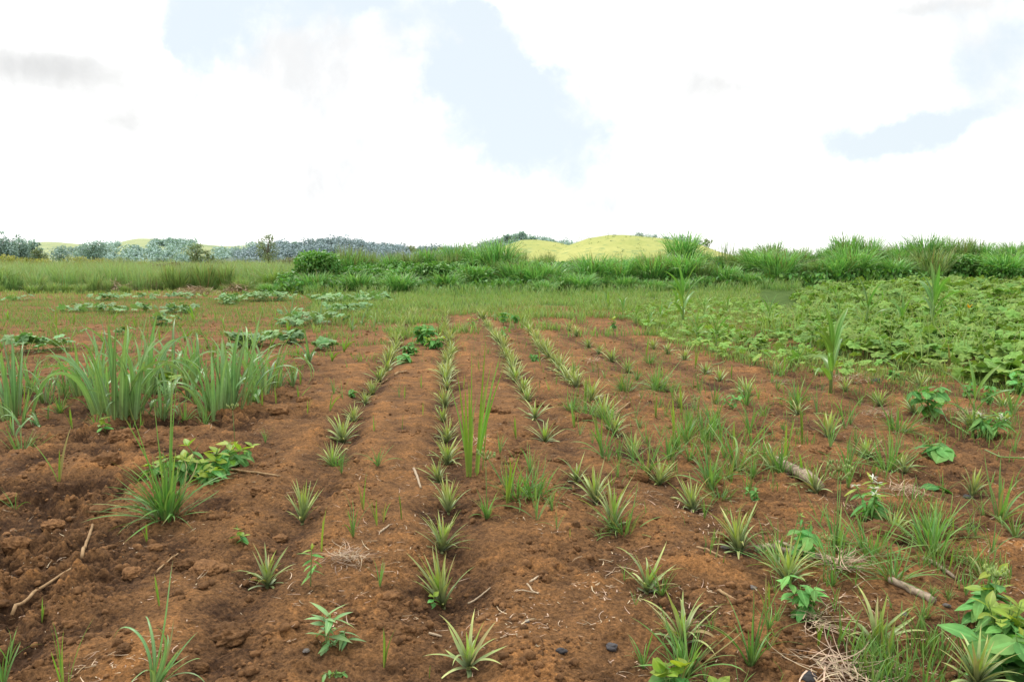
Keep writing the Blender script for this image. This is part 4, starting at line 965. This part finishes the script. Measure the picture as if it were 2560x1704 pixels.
# ------------------------------------------------------------------ tall grass tussocks
def tussock_geo(n, seed, lean=.35, bend=1.25, wid=.032, fill=.5):
    q = np.random.default_rng(seed); g = Geo()
    az = q.random(n)*6.28; rr = .30*np.sqrt(q.random(n)); k = q.random(n)
    z0 = np.where(q.random(n) < fill, q.random(n)*.55, 0)
    base = np.stack([np.cos(az)*rr*(1+z0), np.sin(az)*rr*(1+z0), z0], 1)
    L = (1.05-z0*.75)*(.6+.55*q.random(n))
    blades(g, base, az+q.normal(0, .5, n), lean*(.2+k), bend*(.15+1.0*q.random(n))*(.4+.6*k), L, wid*(.6+.8*q.random(n)), S=7, cols=2, p=1.7, curl=q.normal(0, .5, n), r=q.random(n), twist=q.normal(0, .7, n))
    V = np.concatenate(g.v); zz = np.percentile(V[:, 2], 98.5); g.v = [v/zz for v in g.v]
    return g
TS = {'deep': [tussock_geo(n, 500+i, .42, 2.1, .028).mesh('grass_tussock', M['bank']) for i, n in enumerate((430, 380, 480, 400))],
      'pale': [tussock_geo(n, 520+i, .30, 1.05, .026).mesh('grass_tussock', M['bankpale']) for i, n in enumerate((260, 320, 240))],
      'wisp': [tussock_geo(n, 540+i, .22, .8, .020, .2).mesh('grass_tussock', M['bankpale']) for i, n in enumerate((80, 60))],
      'edge': [tussock_geo(n, 580+i, .40, 1.5, .030).mesh('grass_tussock', M['meadowgreen']) for i, n in enumerate((240, 180, 300))],
      'meadow': [tussock_geo(n, 560+i, .30, 1.0, .026).mesh('grass_tussock', M['fieldgrass']) for i, n in enumerate((240, 200, 280))]}
def tussock(u, dist, h, kind, label, group, wide=1.0):
    x, y = along(u, dist)
    ms = TS[kind]; o = bpy.data.objects.new('grass_tussock', ms[int(rng.integers(len(ms)))]); COL.objects.link(o)
    place(o, x, y, float(h_macro(x, y))-.03, rng.random()*6.28, (h*wide*1.05, h*wide*1.05, h*1.0))
    tag(o, label, 'grass tussock', group)
def skyline(u, v, dist, kind, label, wide=.9):
    x, y = along(u, dist); z = topz(v, dist)-float(h_macro(x, y)); tussock(u, dist, max(.8, z*(1.22 if u < 1280 or u > 1790 or u == 1705 else 1.0)), kind, label, 'tall tussocks on the skyline of the grass bank', wide)
SK = [(868,628,46,'pale','pale feathery tussock just right of the dome-shaped bush'),(915,634,47,'pale','pale tussock, second right of the dome-shaped bush'),(985,636,48,'pale','low pale tussock behind the vine mound'),(1070,634,48,'pale','pale tussock behind the right side of the vine mound'),
      (1140,619,47,'deep','green tussock left of the tall dark one mid-bank'),(1245,612,45,'deep','tall dark green tussock drooping over the vines mid-bank'),(1195,622,47,'deep','green tussock between the tall dark one and its left neighbour'),(1300,622,49,'pale','pale tussock beneath the first yellow hill'),(1370,630,50,'pale','pale tussock beneath the dip between yellow hills'),
      (1450,640,50,'pale','low tussock in the skyline gap under the large yellow hill'),(1530,642,50,'deep','low green tussock under the large yellow hill'),(1610,634,48,'pale','brownish tussock left of the round dark one'),(1705,594,48,'deep','round dark tussock standing against the large yellow hill'),
      (1660,630,46,'pale','dry brownish tussock in front of the round dark one'),(1811,596,47,'wisp','wispy tall tussock, first right of the yellow hill'),(1760,622,48,'deep','green tussock between the round dark and wispy ones'),(1870,626,48,'deep','low green tussock right of the wispy one'),
      (1930,611,48,'deep','pointed green tussock above the slim maize'),(1975,632,48,'pale','dry tussock in a skyline notch'),(2018,612,48,'wisp','thin wispy tussock on the skyline above the lone maize'),(2060,624,48,'deep','green tussock left of the highest skyline clump'),
      (2113,596,46,'deep','highest skyline tussock, left of a pair'),(2168,603,46,'deep','dark skyline tussock, right of the highest pair'),(2215,618,48,'pale','pale tussock right of the highest pair'),(2262,613,47,'deep','drooping tussock above the pale arching maize'),
      (2312,599,46,'deep','tall drooping tussock left of leafy vines on top'),(2360,606,47,'deep','tussock among the leafy vines at the right'),(2405,602,46,'pale','pale-topped tussock over the leafy vines'),(2450,612,46,'deep','tussock third from the right edge on the skyline'),
      (2495,607,47,'wisp','wispy tussock near the right edge of the skyline'),(2540,618,46,'deep','tussock at the right edge of the skyline'),(2590,616,46,'deep','skyline tussock partly cut by the right edge')]
for (u, v, d, k, lb) in SK: skyline(u, v, d, k, lb, .75 if k != 'wisp' else .6)
for u in range(880, 2640, 50):                       # second rank, just below the skyline
    dd = 45.5+1.5*rng.random(); vis = np.interp(u, [880, 1150, 1280, 1400, 1500, 1620, 1770, 1860, 2640], [640, 634, 645, 656, 662, 660, 655, 630, 620])+rng.normal(0, 5)
    x, y = along(u+rng.normal(0, 14), dd); h = max(.7, topz(vis, dd)-float(h_macro(x, y)))*1.2
    tussock(u+rng.normal(0, 14), dd, h, 'deep' if rng.random() < (.75 if u > 1500 else .45) else 'pale', 'full tussock in the upper rank of the tall grass bank', 'upper rank of grass tussocks', .95)
for u in range(1180, 2640, 60):
    dd = 42.5+1.0*rng.random()
    tussock(u+rng.normal(0, 20), dd+rng.normal(0, .8), 1.2+.8*rng.random(), 'deep' if rng.random() < .75 else 'pale', 'arching deep green tussock in the middle rank of the grass bank', 'middle rank of grass tussocks', 1.15)
for u in range(690, 2560, 54):
    d0 = float(bank_line(along(u, 40)[0]))/math.cos(math.atan((u-CX)/F)+YAW)*1.0
    dd = d0-1.3+2.2*rng.random()
    tussock(u+rng.normal(0, 20), dd, (.55+.6*rng.random()**1.3)*(1.12 if u > 1500 else 1), 'deep', 'lower green tussock along the foot of the grass bank', 'foot rank of grass tussocks', 1.25)
for u in range(-40, 720, 30):
    dd = 38.8+8.5*rng.random()
    tussock(u+rng.normal(0, 14), dd, (.65+.95*rng.random()**1.2)*(1 if dd > 44 else .62 if dd > 41 else .42), 'edge' if rng.random() < .72 else 'meadow', 'tussock along the ragged front edge of the left meadow', 'front tussocks of the meadow', .8+.5*rng.random())
for (u, d, h, lb) in [(430,44,1.55,'greener taller tussock left of the brown grass heap'),(505,44,1.7,'bluish dense tussock behind the flat dry grass heap'),(560,45,1.6,'bluish tussock beside the small tree stem'),(470,46,1.6,'dark-based tussock behind the brown grass heap'),(90,41,1.2,'tussock nearest the soil at the far left'),(230,41,1.1,'tussock on bare soil between heaps at the left')]:
    tussock(u, d, h, 'meadow' if 'tussock on' in lb or 'nearest' in lb else 'pale', lb, None, .9)
# leafy undergrowth mass low in the bank
x, y = trap(15000, 40.5, 47, 700, 1480); k = y > bank_line(x)-.2; x, y = x[k], y[k]
hh = .35+.75*sst(0, 5, y-bank_line(x))*(.75+.6*vn(x/2.2, y/2.2, 91))
z = h_macro(x, y)+hh*(1-.35*rng.random(len(x))**2)
g = Geo(); leaves(g, QUAD, np.stack([x, y, z], 1), rng.random(len(x))*6.28, rng.normal(.5, .5, len(x)), .15+.12*rng.random(len(x)), rng.normal(0, .5, len(x)), r=np.clip(.5+.8*vn(x/.5, y/.5, 92)+.2*rng.normal(size=len(x)), 0, 1))
o = g.obj('undergrowth', M['vine']); tag(o, 'creeping leafy undergrowth covering the middle of the grass bank', 'undergrowth', kind='stuff')
x, y = trap(26000, 39.5, 52, 690, 2720); k = y > bank_line(x)-.3; x, y = x[k], y[k]
g = Geo(); leaves(g, QUAD, np.stack([x, y, h_macro(x, y)+.75*rng.random(len(x))], 1), rng.random(len(x))*6.28, rng.normal(.9, .4, len(x)), .22+.15*rng.random(len(x)), rng.normal(0, .5, len(x)))
o = g.obj('dark_undergrowth', M['vinedark']); tag(o, 'dark leaf litter and stems deep inside the grass bank', 'undergrowth', kind='stuff')

# ------------------------------------------------------------------ shrubs and trees
def blob_leaves(g, blobs, n, size, shell=.55, flat=.9):
    """leaf faces through a crown made of several lobes; each lobe has its own tone"""
    blobs = np.array(blobs, float); w = blobs[:, 3]**2; w /= w.sum()
    b = rng.choice(len(blobs), n, p=w); d = rng.normal(size=(n, 3)); d /= np.linalg.norm(d, axis=1)[:, None]
    rr = blobs[b, 3]*(shell+(1-shell)*rng.random(n)**.6)*(1+.18*rng.normal(size=n)*.6)
    P = blobs[b, :3]+d*rr[:, None]*np.array([1, 1, flat])
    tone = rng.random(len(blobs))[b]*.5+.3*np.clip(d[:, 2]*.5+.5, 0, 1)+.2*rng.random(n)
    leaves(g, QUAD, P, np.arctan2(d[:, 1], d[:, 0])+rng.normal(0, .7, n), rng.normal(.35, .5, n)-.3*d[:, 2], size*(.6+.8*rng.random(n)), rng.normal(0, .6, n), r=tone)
def tree(u, dist, top, wpx, name, label, mat='tree', lobes=12, n=2600, leaf=.22, crown0=.3, group=None, trunk=.05, base=None, cat='tree', shell=.4):
    x, y = along(u, dist); z0 = float(h_macro(x, y)) if base is None else base
    Hh = topz(top, dist)-z0; w = wpx*dist/F/2
    root = empty(name, x, y, z0)
    gt, gc = Geo(), Geo(); blobs = []
    c0 = Hh*crown0
    tube(gt, [(0, 0, -.3), (.02*Hh, 0, c0*.6), (.0, .02*Hh, c0+.25*(Hh-c0)), (0, 0, c0+.7*(Hh-c0))], [trunk*Hh*.6, trunk*Hh*.45, trunk*Hh*.3, trunk*Hh*.1], 7)
    for i in range(lobes):
        a = i*2.4+rng.normal(0, .3); f = (i+.5)/lobes; rr = w*(.75*np.sin(np.pi*min(1, .15+.8*(1-f)))**.8)*(.5+.5*rng.random())
        zz = c0+(Hh-c0)*(.1+.78*f); br = w*(.24+.20*rng.random())*(1.15-.4*f)
        blobs.append((rr*np.cos(a), rr*np.sin(a), min(zz, Hh-br*.9), br))
        tube(gt, [(0, 0, c0*.7+.4*(zz-c0*.7)), (rr*np.cos(a)*.6, rr*np.sin(a)*.6, zz*.92), (rr*np.cos(a), rr*np.sin(a), zz)], [trunk*Hh*.2, trunk*Hh*.13, trunk*Hh*.06], 5)
    blobs.append((0, 0, Hh-w*.28, w*.26))
    blob_leaves(gc, blobs, n, leaf, shell)
    gt.obj('trunk', M['bark'], root); gc.obj('crown', M[mat], root)
    tag(root, label, cat, group)
def shrub(u, dist, top, wpx, label, mat, n=1500, leaf=.12, name='shrub', shell=.7, lobes=9, hmul=1, group='shrubs in the left meadow'):
    x, y = along(u, dist); z0 = float(h_macro(x, y)); Hh = (topz(top, dist)-z0)*hmul; w = wpx*dist/F/2
    root = empty(name, x, y, z0); gs, gc = Geo(), Geo(); blobs = []
    for i in range(lobes):
        a = i*2.4; rr = w*.62*math.sqrt((i+.3)/lobes); zz = Hh*(.78-.42*(rr/w)**2)
        br = min(w*.42, Hh*.36)*(.8+.35*rng.random()); blobs.append((rr*math.cos(a), rr*math.sin(a), max(br*.8, min(zz, Hh-br)), br))
        tube(gs, [(0, 0, -.1), (rr*math.cos(a)*.5, rr*math.sin(a)*.5, zz*.5), (rr*math.cos(a), rr*math.sin(a), zz)], [.03, .02, .01], 5)
    blobs.append((0, 0, Hh*.45, min(w, Hh)*.45))
    blob_leaves(gc, blobs, n, leaf, shell); gs.obj('stem', M['bark'], root); gc.obj('foliage', M[mat], root)
    tag(root, label, 'shrub', group)
shrub(793,43,625,118,'dome-shaped vine-covered bush at the left end of the grass bank','vine',3200,.19,'bush',.85,14,group=None)
shrub(1085,43,657,110,'dark leafy vine mound in the middle of the grass bank','vinedark',2600,.20,'bush',.85,14,group=None)
shrub(900,43,672,120,'low leafy vine mound right of the dome-shaped bush','vine',2000,.19,'bush',.85,12,group=None)
shrub(1000,43,672,110,'pale leafy vine mound left of the dark mound','vine',2000,.18,'bush',.85,12,group=None)
shrub(1190,43,668,120,'bright leafy mound beneath the tall dark tussock','vine',2000,.18,'bush',.85,12,group=None)
shrub(1300,43,682,110,'leafy mound right of the tall dark tussock','vine',1800,.18,'bush',.85,12,group=None)
shrub(2400,43.5,636,110,'leafy vines climbing the grass bank at the right','vinedark',2200,.2,'bush',.8,12,group=None)
shrub(2500,42,660,110,'leafy vines low in the bank at the right edge','vine',2000,.2,'bush',.8,12,group=None)
for (u, d, top, w, lb, mt) in [(18,75,634,70,'bright yellow-green shrub at the left edge','treeyellow'),(62,78,640,60,'yellow-green shrub second from the left edge','treeyellow'),(105,80,644,60,'small yellowish shrub below the dark grove','treeyellow'),(195,80,638,80,'yellow shrub below the round grey tree','treeyellow'),
    (250,82,643,60,'low yellow shrub right of the round grey tree','treeyellow'),(300,80,640,70,'olive shrub right of the yellow shrubs','tree'),(360,85,649,44,'small bright yellow shrub amid the meadow','treeyellow'),(407,60,655,70,'dull reddish shrub amid the meadow','treered'),
    (440,62,652,50,'thin reddish shrub behind the dense tussock','treered'),(545,75,642,56,'olive shrub right of the leaning small tree','tree'),(600,75,650,60,'low olive shrub left of the slender tree','tree'),(720,70,640,60,'brownish shrub behind the dome-shaped bush','treered'),(750,78,632,44,'thin olive shrub left of the dome-shaped bush','tree'),(690,60,664,50,'low olive shrub under the slender tree','tree')]:
    shrub(u, d, top, w, lb, mt, 900, .16)
tree(489,92,607,56,'tree','small olive tree leaning in the left meadow','tree',9,900,.22,.42,shell=.3)
tree(520,95,622,40,'tree','low olive tree close right of the leaning small tree','tree',7,500,.22,.3,shell=.3)
tree(670,82,580,70,'tree','slender upright tree left of the dome-shaped bush','tree',12,1200,.19,.28,shell=.3)
# dark grove at the left edge
for (u, d, top, w, lb) in [(-40,150,585,90,'dark grove tree cut by the left edge'),(12,150,592,80,'dense dark grove tree near the left edge'),(50,155,596,76,'rounded dark tree in the middle of the grove'),(84,160,600,46,'dark tree at the right end of the grove'),(8,165,576,30,'tall tree poking above the dark grove'),(50,170,585,34,'sparse crown above the middle of the grove')]:
    tree(u, d, top, w, 'tree', lb, 'treehaze', 12 if w > 40 else 6, 2200 if w > 40 else 350, .45, .12, 'trees of the dark grove', shell=.6)
tree(100,140,621,40,'tree','small green tree right of the dark grove','tree',8,900,.35,.1,shell=.6)
tree(150,200,621,60,'tree','low grey-green tree between grove and round tree','treehaze',9,1000,.5,.1,shell=.6)
tree(235,190,599,80,'tree','round grey tree left of the green hill','treehaze',14,2200,.5,.12,shell=.55)
tree(205,200,612,46,'tree','smaller grey tree touching the round grey tree','treehaze',8,900,.5,.12,shell=.55)

# ------------------------------------------------------------------ hills
def hillmat(name, c1, c2, dark, ds, dt):
    m, nt, N = newmat(name); L = nt.links.new
    pos = N('ShaderNodeNewGeometry').outputs['Position']
    c = ramp(nt, [(.3, c1), (.7, c2)], noise(nt, .06, 6, .65, pos))
    c = mixc(nt, .5, c, ramp(nt, [(.3, (.75, .78, .7)), (.7, (1.15, 1.15, 1.1))], noise(nt, .7, 5, .7, pos)), 'MULTIPLY')
    k = ramp(nt, [(dt, (0, 0, 0)), (dt+.05, (1, 1, 1))], noise(nt, ds, 5, .6, pos))
    c = mixc(nt, k, c, dark)
    p = N('ShaderNodeBsdfPrincipled'); L(c, p.inputs['Base Color']); p.inputs['Roughness'].default_value = .95; p.inputs['Specular IOR Level'].default_value = .05
    o = N('ShaderNodeOutputMaterial'); L(p.outputs[0], o.inputs[0]); return m
M['hillgreen'] = hillmat('far_green_hill', (.31, .36, .19), (.38, .42, .24), (.22, .29, .17), .045, .56)  # paler base colour carries the haze of distance
M['hillyellow'] = hillmat('yellow_hill', (.33, .37, .125), (.45, .45, .17), (.24, .31, .12), .30, .57)  # base colour raised to stand in for sunshine on these hills
M['hillforest'] = hillmat('forest_floor', (.12, .16, .14), (.16, .20, .17), (.10, .14, .13), .05, .6)  # bluish tint is distance haze put into the ground colour
HS = []
def hill(name, prof, dist, depth, mat, front=60, res=1.2):
    us = np.array([p[0] for p in prof], float); vs = np.array([p[1] for p in prof], float)
    nu = 140; u = np.linspace(us[0], us[-1], nu); v = np.interp(u, us, vs)
    for _ in range(3): v[1:-1] = (v[:-2]+2*v[1:-1]+v[2:])/4
    k = np.concatenate([np.linspace(-1, 0, 26), np.linspace(0, 1, 12)[1:]])
    V = []
    for kk in k:
        dd = dist+kk*(front if kk < 0 else depth); x, y = along(u, dist) if False else (ray_x(u, dd))
        s = (1-kk*kk)**1.0 if kk < 0 else 1-kk**2
        z = (CAM_H+(652-v)/F*dist)*s-2*(1-s)
        z = z+.012*dist*.3*vn(x/(.05*dist), y/(.05*dist), 95)*s*(1-s)*2
        V.append(np.stack([x, y, z], 1))
    V = np.array(V); idx = np.arange(len(k)*nu).reshape(len(k), nu)
    Q = np.stack([idx[:-1, :-1], idx[:-1, 1:], idx[1:, 1:], idx[1:, :-1]], -1).reshape(-1, 4)
    g = Geo(); g.add(V, Q); o = g.obj(name, M[mat]); o['kind'] = 'structure'
    HS.append(V.reshape(len(k), nu, 3)); return u, v, dist
def ray_x(u, dd):
    a = np.arctan((u-CX)/F)+YAW; c = np.cos(a-YAW)
    return dd*np.sin(a)/c, dd*np.cos(a)/c
hill('hill', [(-150,625),(60,612),(92,607),(140,606),(185,610),(240,615),(277,617),(310,606),(351,598),(407,600),(450,604),(481,609),(530,614),(573,617),(629,614),(680,612),(760,614),(860,626),(960,640)], 700, 200, 'hillgreen', 260)
hill('hill', [(560,650),(640,628),(700,617),(760,615),(800,610),(870,609),(900,614),(950,621),(1020,627),(1120,630),(1230,640)], 460, 120, 'hillforest', 110)
hill('hill', [(1150,645),(1215,634),(1268,613),(1304,601),(1342,600),(1393,607),(1430,616),(1500,640)], 300, 70, 'hillyellow', 70)
hill('hill', [(1330,642),(1390,625),(1426,612),(1469,597),(1520,589),(1560,589),(1597,592),(1660,598),(1749,613),(1790,628),(1850,645)], 290, 80, 'hillyellow', 80)
hill('hill', [(1120,645),(1180,628),(1240,610),(1268,600),(1304,595),(1340,603),(1400,615),(1440,610),(1500,612),(1580,600),(1640,604),(1720,612),(1760,626),(1795,648)], 420, 100, 'hillforest', 90)
# woods on the hills: a far-off mass; single trees that break the skyline are things
def forest(name, n, hs, u0, u1, k0, k1, label, r0, mat='treeforest', leaf=1.1, per=70, clump=None):
    """crowns standing on a hill's own surface, between two heights of its near slope"""
    g = Geo(); G = HS[hs]; cnt = 0; tries = 0
    nr, nu = G.shape[:2]
    us = CX+F*np.tan(np.arctan2(G[0, :, 0], G[0, :, 1])-YAW)
    while cnt < n and tries < n*30:
        tries += 1
        u = u0+(u1-u0)*rng.random(); i = np.interp(u, us, np.arange(nu)); kk = k0+(k1-k0)*rng.random()
        row = np.clip((kk+1)*25, 0, 25); a = G[int(row), int(round(i))]
        if clump and float(vn(np.array([u/clump]), np.array([kk*3.1]), 97)[0])+.42*(1-(kk-k0)/(k1-k0)) < .16+.1*rng.random(): continue
        cnt += 1; r = r0*(.55+.7*rng.random())
        bl = [(a[0]+rng.normal(0, .45)*r, a[1]+rng.normal(0, .3)*r, a[2]+r*.55+rng.normal(0, .25)*r, r*(.35+.3*rng.random())) for _ in range(4)]
        blob_leaves(g, bl, per, leaf, .75)
    o = g.obj(name, M[mat]); tag(o, label, 'forest', kind='stuff')
M['treehill'] = leafmat('hazed_forest_leaf', (0.202, 0.279, 0.320), (0.254, 0.339, 0.375), (0.321, 0.402, 0.416), var=.4, transl=.1, rough=.8, spots=0)  # blue comes from haze painted into the leaf colour
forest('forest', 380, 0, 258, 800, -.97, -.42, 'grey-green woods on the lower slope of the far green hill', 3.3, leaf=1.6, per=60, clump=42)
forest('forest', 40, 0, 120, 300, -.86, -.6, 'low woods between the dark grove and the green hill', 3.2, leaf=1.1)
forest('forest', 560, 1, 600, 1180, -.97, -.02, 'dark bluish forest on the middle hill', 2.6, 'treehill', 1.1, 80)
forest('forest', 220, 4, 1180, 1420, -.8, -.05, 'olive woods behind the first yellow hill', 2.2, 'treehaze', .95, 70)
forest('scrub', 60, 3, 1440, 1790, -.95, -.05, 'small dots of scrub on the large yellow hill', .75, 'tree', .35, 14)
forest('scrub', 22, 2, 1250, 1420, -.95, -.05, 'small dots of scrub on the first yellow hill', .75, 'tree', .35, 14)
def hilltree(u, top, w, d, lb, mat='treehaze', lobes=8, n=420):
    x, y = along(u, d); base = topz(top, d)-w*d/F*.95
    tree(u, d, top, w, 'tree', lb, mat, lobes, n, .9 if d > 350 else .6, .3, 'trees on the hill skylines', .05, base, shell=.45)
for (u, top, w, d, lb, mt) in [(1304,579,24,380,'tall tree standing above the olive woods','treehaze'),(1268,587,22,380,'smaller tree left of the tall hilltop tree','treehaze'),(1330,590,24,380,'tree right of the tall hilltop tree','treehaze'),
    (1600,580,34,340,'broad tree behind the top of the large yellow hill','treehaze'),(1636,585,34,340,'second tree behind the large yellow hill','treehaze'),(1665,591,26,340,'third tree behind the large yellow hill','treehaze'),(1703,585,34,340,'tree half hidden by the round dark tussock','treehaze'),
    (1580,586,44,340,'low broad tree at the left of the trees behind the yellow hill','treehaze'),(1620,583,50,345,'widest tree behind the top of the large yellow hill','treehaze'),(1685,592,40,345,'low tree among those behind the large yellow hill','treehaze'),(1720,588,50,335,'wide crown right of the round dark tussock top','treehaze'),(1738,594,34,330,'tree right of the round dark tussock','treehaze'),(1765,595,34,330,'rounded tree at the right end of the hill trees','tree'),(1440,603,34,340,'tree in the dip between the two yellow hills','treehaze'),(1419,606,24,340,'small tree left in the dip between yellow hills','treehaze'),
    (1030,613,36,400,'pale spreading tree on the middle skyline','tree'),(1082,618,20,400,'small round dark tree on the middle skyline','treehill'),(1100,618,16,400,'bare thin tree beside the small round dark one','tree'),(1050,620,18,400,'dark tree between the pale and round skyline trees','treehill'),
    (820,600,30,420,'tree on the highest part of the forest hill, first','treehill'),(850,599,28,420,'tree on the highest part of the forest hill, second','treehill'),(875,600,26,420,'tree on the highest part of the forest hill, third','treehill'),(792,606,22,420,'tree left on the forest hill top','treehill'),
    (740,604,26,430,'grey tree above the forest left of the hill top','treehaze'),(715,606,24,430,'thin grey tree right of the slender tree','treehaze')]:
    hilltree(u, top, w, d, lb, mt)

# ------------------------------------------------------------------ sky and sun
SUN_EL, SUN_AZ = R(62), R(-35)          # azimuth from +Y towards +X
w = bpy.data.worlds.new('World'); scene.world = w; w.use_nodes = True
nt = w.node_tree; nt.nodes.clear(); N = nt.nodes.new; L = nt.links.new
sky = N('ShaderNodeTexSky'); sky.sky_type = 'NISHITA'; sky.sun_disc = False; sky.sun_elevation = SUN_EL; sky.sun_rotation = SUN_AZ
tc = N('ShaderNodeTexCoord').outputs['Generated']
sep = N('ShaderNodeSeparateXYZ'); L(tc, sep.inputs[0])
azn = mth(nt, 'ARCTAN2', sep.outputs[0], sep.outputs[1]); eln = mth(nt, 'ARCSINE', sep.outputs[2])
n1 = noise(nt, 9, 7, .6, tc, .3); n2 = noise(nt, 34, 5, .6, tc)
wob = mth(nt, 'ADD', mth(nt, 'MULTIPLY_ADD', n1, 1.0, -.5), mth(nt, 'MULTIPLY_ADD', n2, .45, -.22))
wa = mth(nt, 'ADD', mth(nt, 'MULTIPLY_ADD', noise(nt, 7, 6, .6, tc), .20, -.10), mth(nt, 'MULTIPLY_ADD', noise(nt, 24, 4, .6, tc), .06, -.03))
vo = N('ShaderNodeVectorMath'); vo.operation = 'ADD'; L(tc, vo.inputs[0]); vo.inputs[1].default_value = (5.3, 2.1, 7.7)
we = mth(nt, 'ADD', mth(nt, 'MULTIPLY_ADD', noise(nt, 8, 6, .6, vo.outputs[0]), .12, -.06), mth(nt, 'MULTIPLY_ADD', noise(nt, 26, 4, .6, vo.outputs[0]), .04, -.02))
az0, el0 = mth(nt, 'ADD', azn, mth(nt, 'MULTIPLY', wa, .35)), mth(nt, 'ADD', eln, mth(nt, 'MULTIPLY', we, .35))
azn = mth(nt, 'ADD', azn, wa); eln = mth(nt, 'ADD', eln, we)
def dirof(u, v):
    d = ray(u*1.0866, v*1.0866); d = d/np.linalg.norm(d); return math.atan2(d[0], d[1]), math.asin(d[2])
def ell(u, v, rx, ry, ang=0, amp=1., hard=1.):
    a, e = dirof(u, v); s = 1.0866/F
    da = mth(nt, 'MULTIPLY', mth(nt, 'SUBTRACT', azn, a), math.cos(e)); de = mth(nt, 'SUBTRACT', eln, e)
    c, sn = math.cos(R(ang)), math.sin(R(ang))
    p = mth(nt, 'DIVIDE', mth(nt, 'ADD', mth(nt, 'MULTIPLY', da, c), mth(nt, 'MULTIPLY', de, sn)), rx*s)
    q = mth(nt, 'DIVIDE', mth(nt, 'SUBTRACT', mth(nt, 'MULTIPLY', de, c), mth(nt, 'MULTIPLY', da, sn)), ry*s)
    r2 = mth(nt, 'ADD', mth(nt, 'MULTIPLY', p, p), mth(nt, 'MULTIPLY', q, q))
    return mth(nt, 'MULTIPLY', mth(nt, 'POWER', 2.718, mth(nt, 'MULTIPLY', r2, -.7)), amp)
def total(E):
    o = E[0]
    for e in E[1:]: o = mth(nt, 'ADD', o, e)
    return o
blue = total([ell(620,15,225,52), ell(820,0,90,40, 0, .8), ell(470,90,75,55, 0, .9), ell(420,190,38,75, 0, .8), ell(1045,30,55,60, -35, .9), ell(1105,140,110,75, -35), ell(1240,205,140,40, 0, .8), ell(1060,200,70,70, 0, .7),
              ell(1175,330,105,70, 0, .85), ell(1345,285,95,50, 0, .7), ell(1290,390,150,60, 0, .55), ell(1010,360,60,80, 0, .3), ell(1950,240,60,60, 0, .4), ell(2260,110,95,90), ell(2130,290,160,40, 0, .9), ell(2020,350,120,50, 0, .75), ell(1560,452,130,20, 0, .45), ell(810,310,70,45, 0, .4)])
azn, eln = az0, el0
puff = mth(nt, 'MULTIPLY_ADD', noise(nt, 16, 8, .62, tc, .6), 2.2, -1.1)
puff2 = mth(nt, 'MULTIPLY_ADD', noise(nt, 38, 6, .65, tc, .5), 1.6, -.8)
bm = mth(nt, 'ADD', mth(nt, 'ADD', blue, mth(nt, 'MULTIPLY', puff2, .30)), mth(nt, 'ADD', mth(nt, 'MULTIPLY', wob, .35), mth(nt, 'MULTIPLY', puff, .42)))
bmask = N('ShaderNodeMapRange'); bmask.interpolation_type = 'SMOOTHSTEP'; L(bm, bmask.inputs[0]); bmask.inputs[1].default_value = -.02; bmask.inputs[2].default_value = 1.15
grey = total([ell(110,165,170,48, 0, 1.15), ell(290,290,130,36, 0, .9), ell(1690,205,130,42, 0, .9), ell(1350,470,300,22, 0, .5), ell(900,440,260,22, 0, .5), ell(1900,430,200,26, 0, .5), ell(2200,493,120,16, 0, .8), ell(100,350,80,22, 0, .7), ell(2200,5,170,22, 0, .9), ell(30,450,60,20, 0, .8), ell(650,385,90,14, 0, .6)])
gm = mth(nt, 'MULTIPLY', grey, mth(nt, 'MULTIPLY_ADD', n1, 1.3, .35))
gmask = N('ShaderNodeMapRange'); gmask.interpolation_type = 'SMOOTHSTEP'; L(gm, gmask.inputs[0]); gmask.inputs[1].default_value = .05; gmask.inputs[2].default_value = 1.35
soft = N('ShaderNodeMapRange'); soft.interpolation_type = 'SMOOTHSTEP'; L(noise(nt, 3.2, 7, .58, tc, .4), soft.inputs[0]); soft.inputs[1].default_value = .36; soft.inputs[2].default_value = .56
white = mixc(nt, soft.outputs[0], (9.3, 9.4, 9.5), (15.5, 15.5, 15.3))
cloud = mixc(nt, mth(nt, 'MULTIPLY', gmask.outputs[0], 1.), white, (7.9, 7.95, 7.95))
thin = mixc(nt, .88, sky.outputs[0], (9.0, 9.9, 10.5))          # blue seen through bright haze
col = mixc(nt, bmask.outputs[0], cloud, thin)
bg = N('ShaderNodeBackground'); L(col, bg.inputs[0]); bg.inputs[1].default_value = .1
o = N('ShaderNodeOutputWorld'); L(bg.outputs[0], o.inputs[0])
sun = bpy.data.lights.new('sun', 'SUN'); sun.energy = 2.7; sun.angle = R(10); sun.color = (1, .95, .87)
so = bpy.data.objects.new('sun', sun); COL.objects.link(so)
so.rotation_euler = (math.pi/2-SUN_EL, 0, math.pi-SUN_AZ)
scene.view_settings.view_transform = 'Standard'; scene.view_settings.look = 'None'; scene.view_settings.exposure = 0
scene.cycles.max_bounces = 5; scene.cycles.diffuse_bounces = 3; scene.cycles.transmission_bounces = 3; scene.cycles.glossy_bounces = 2
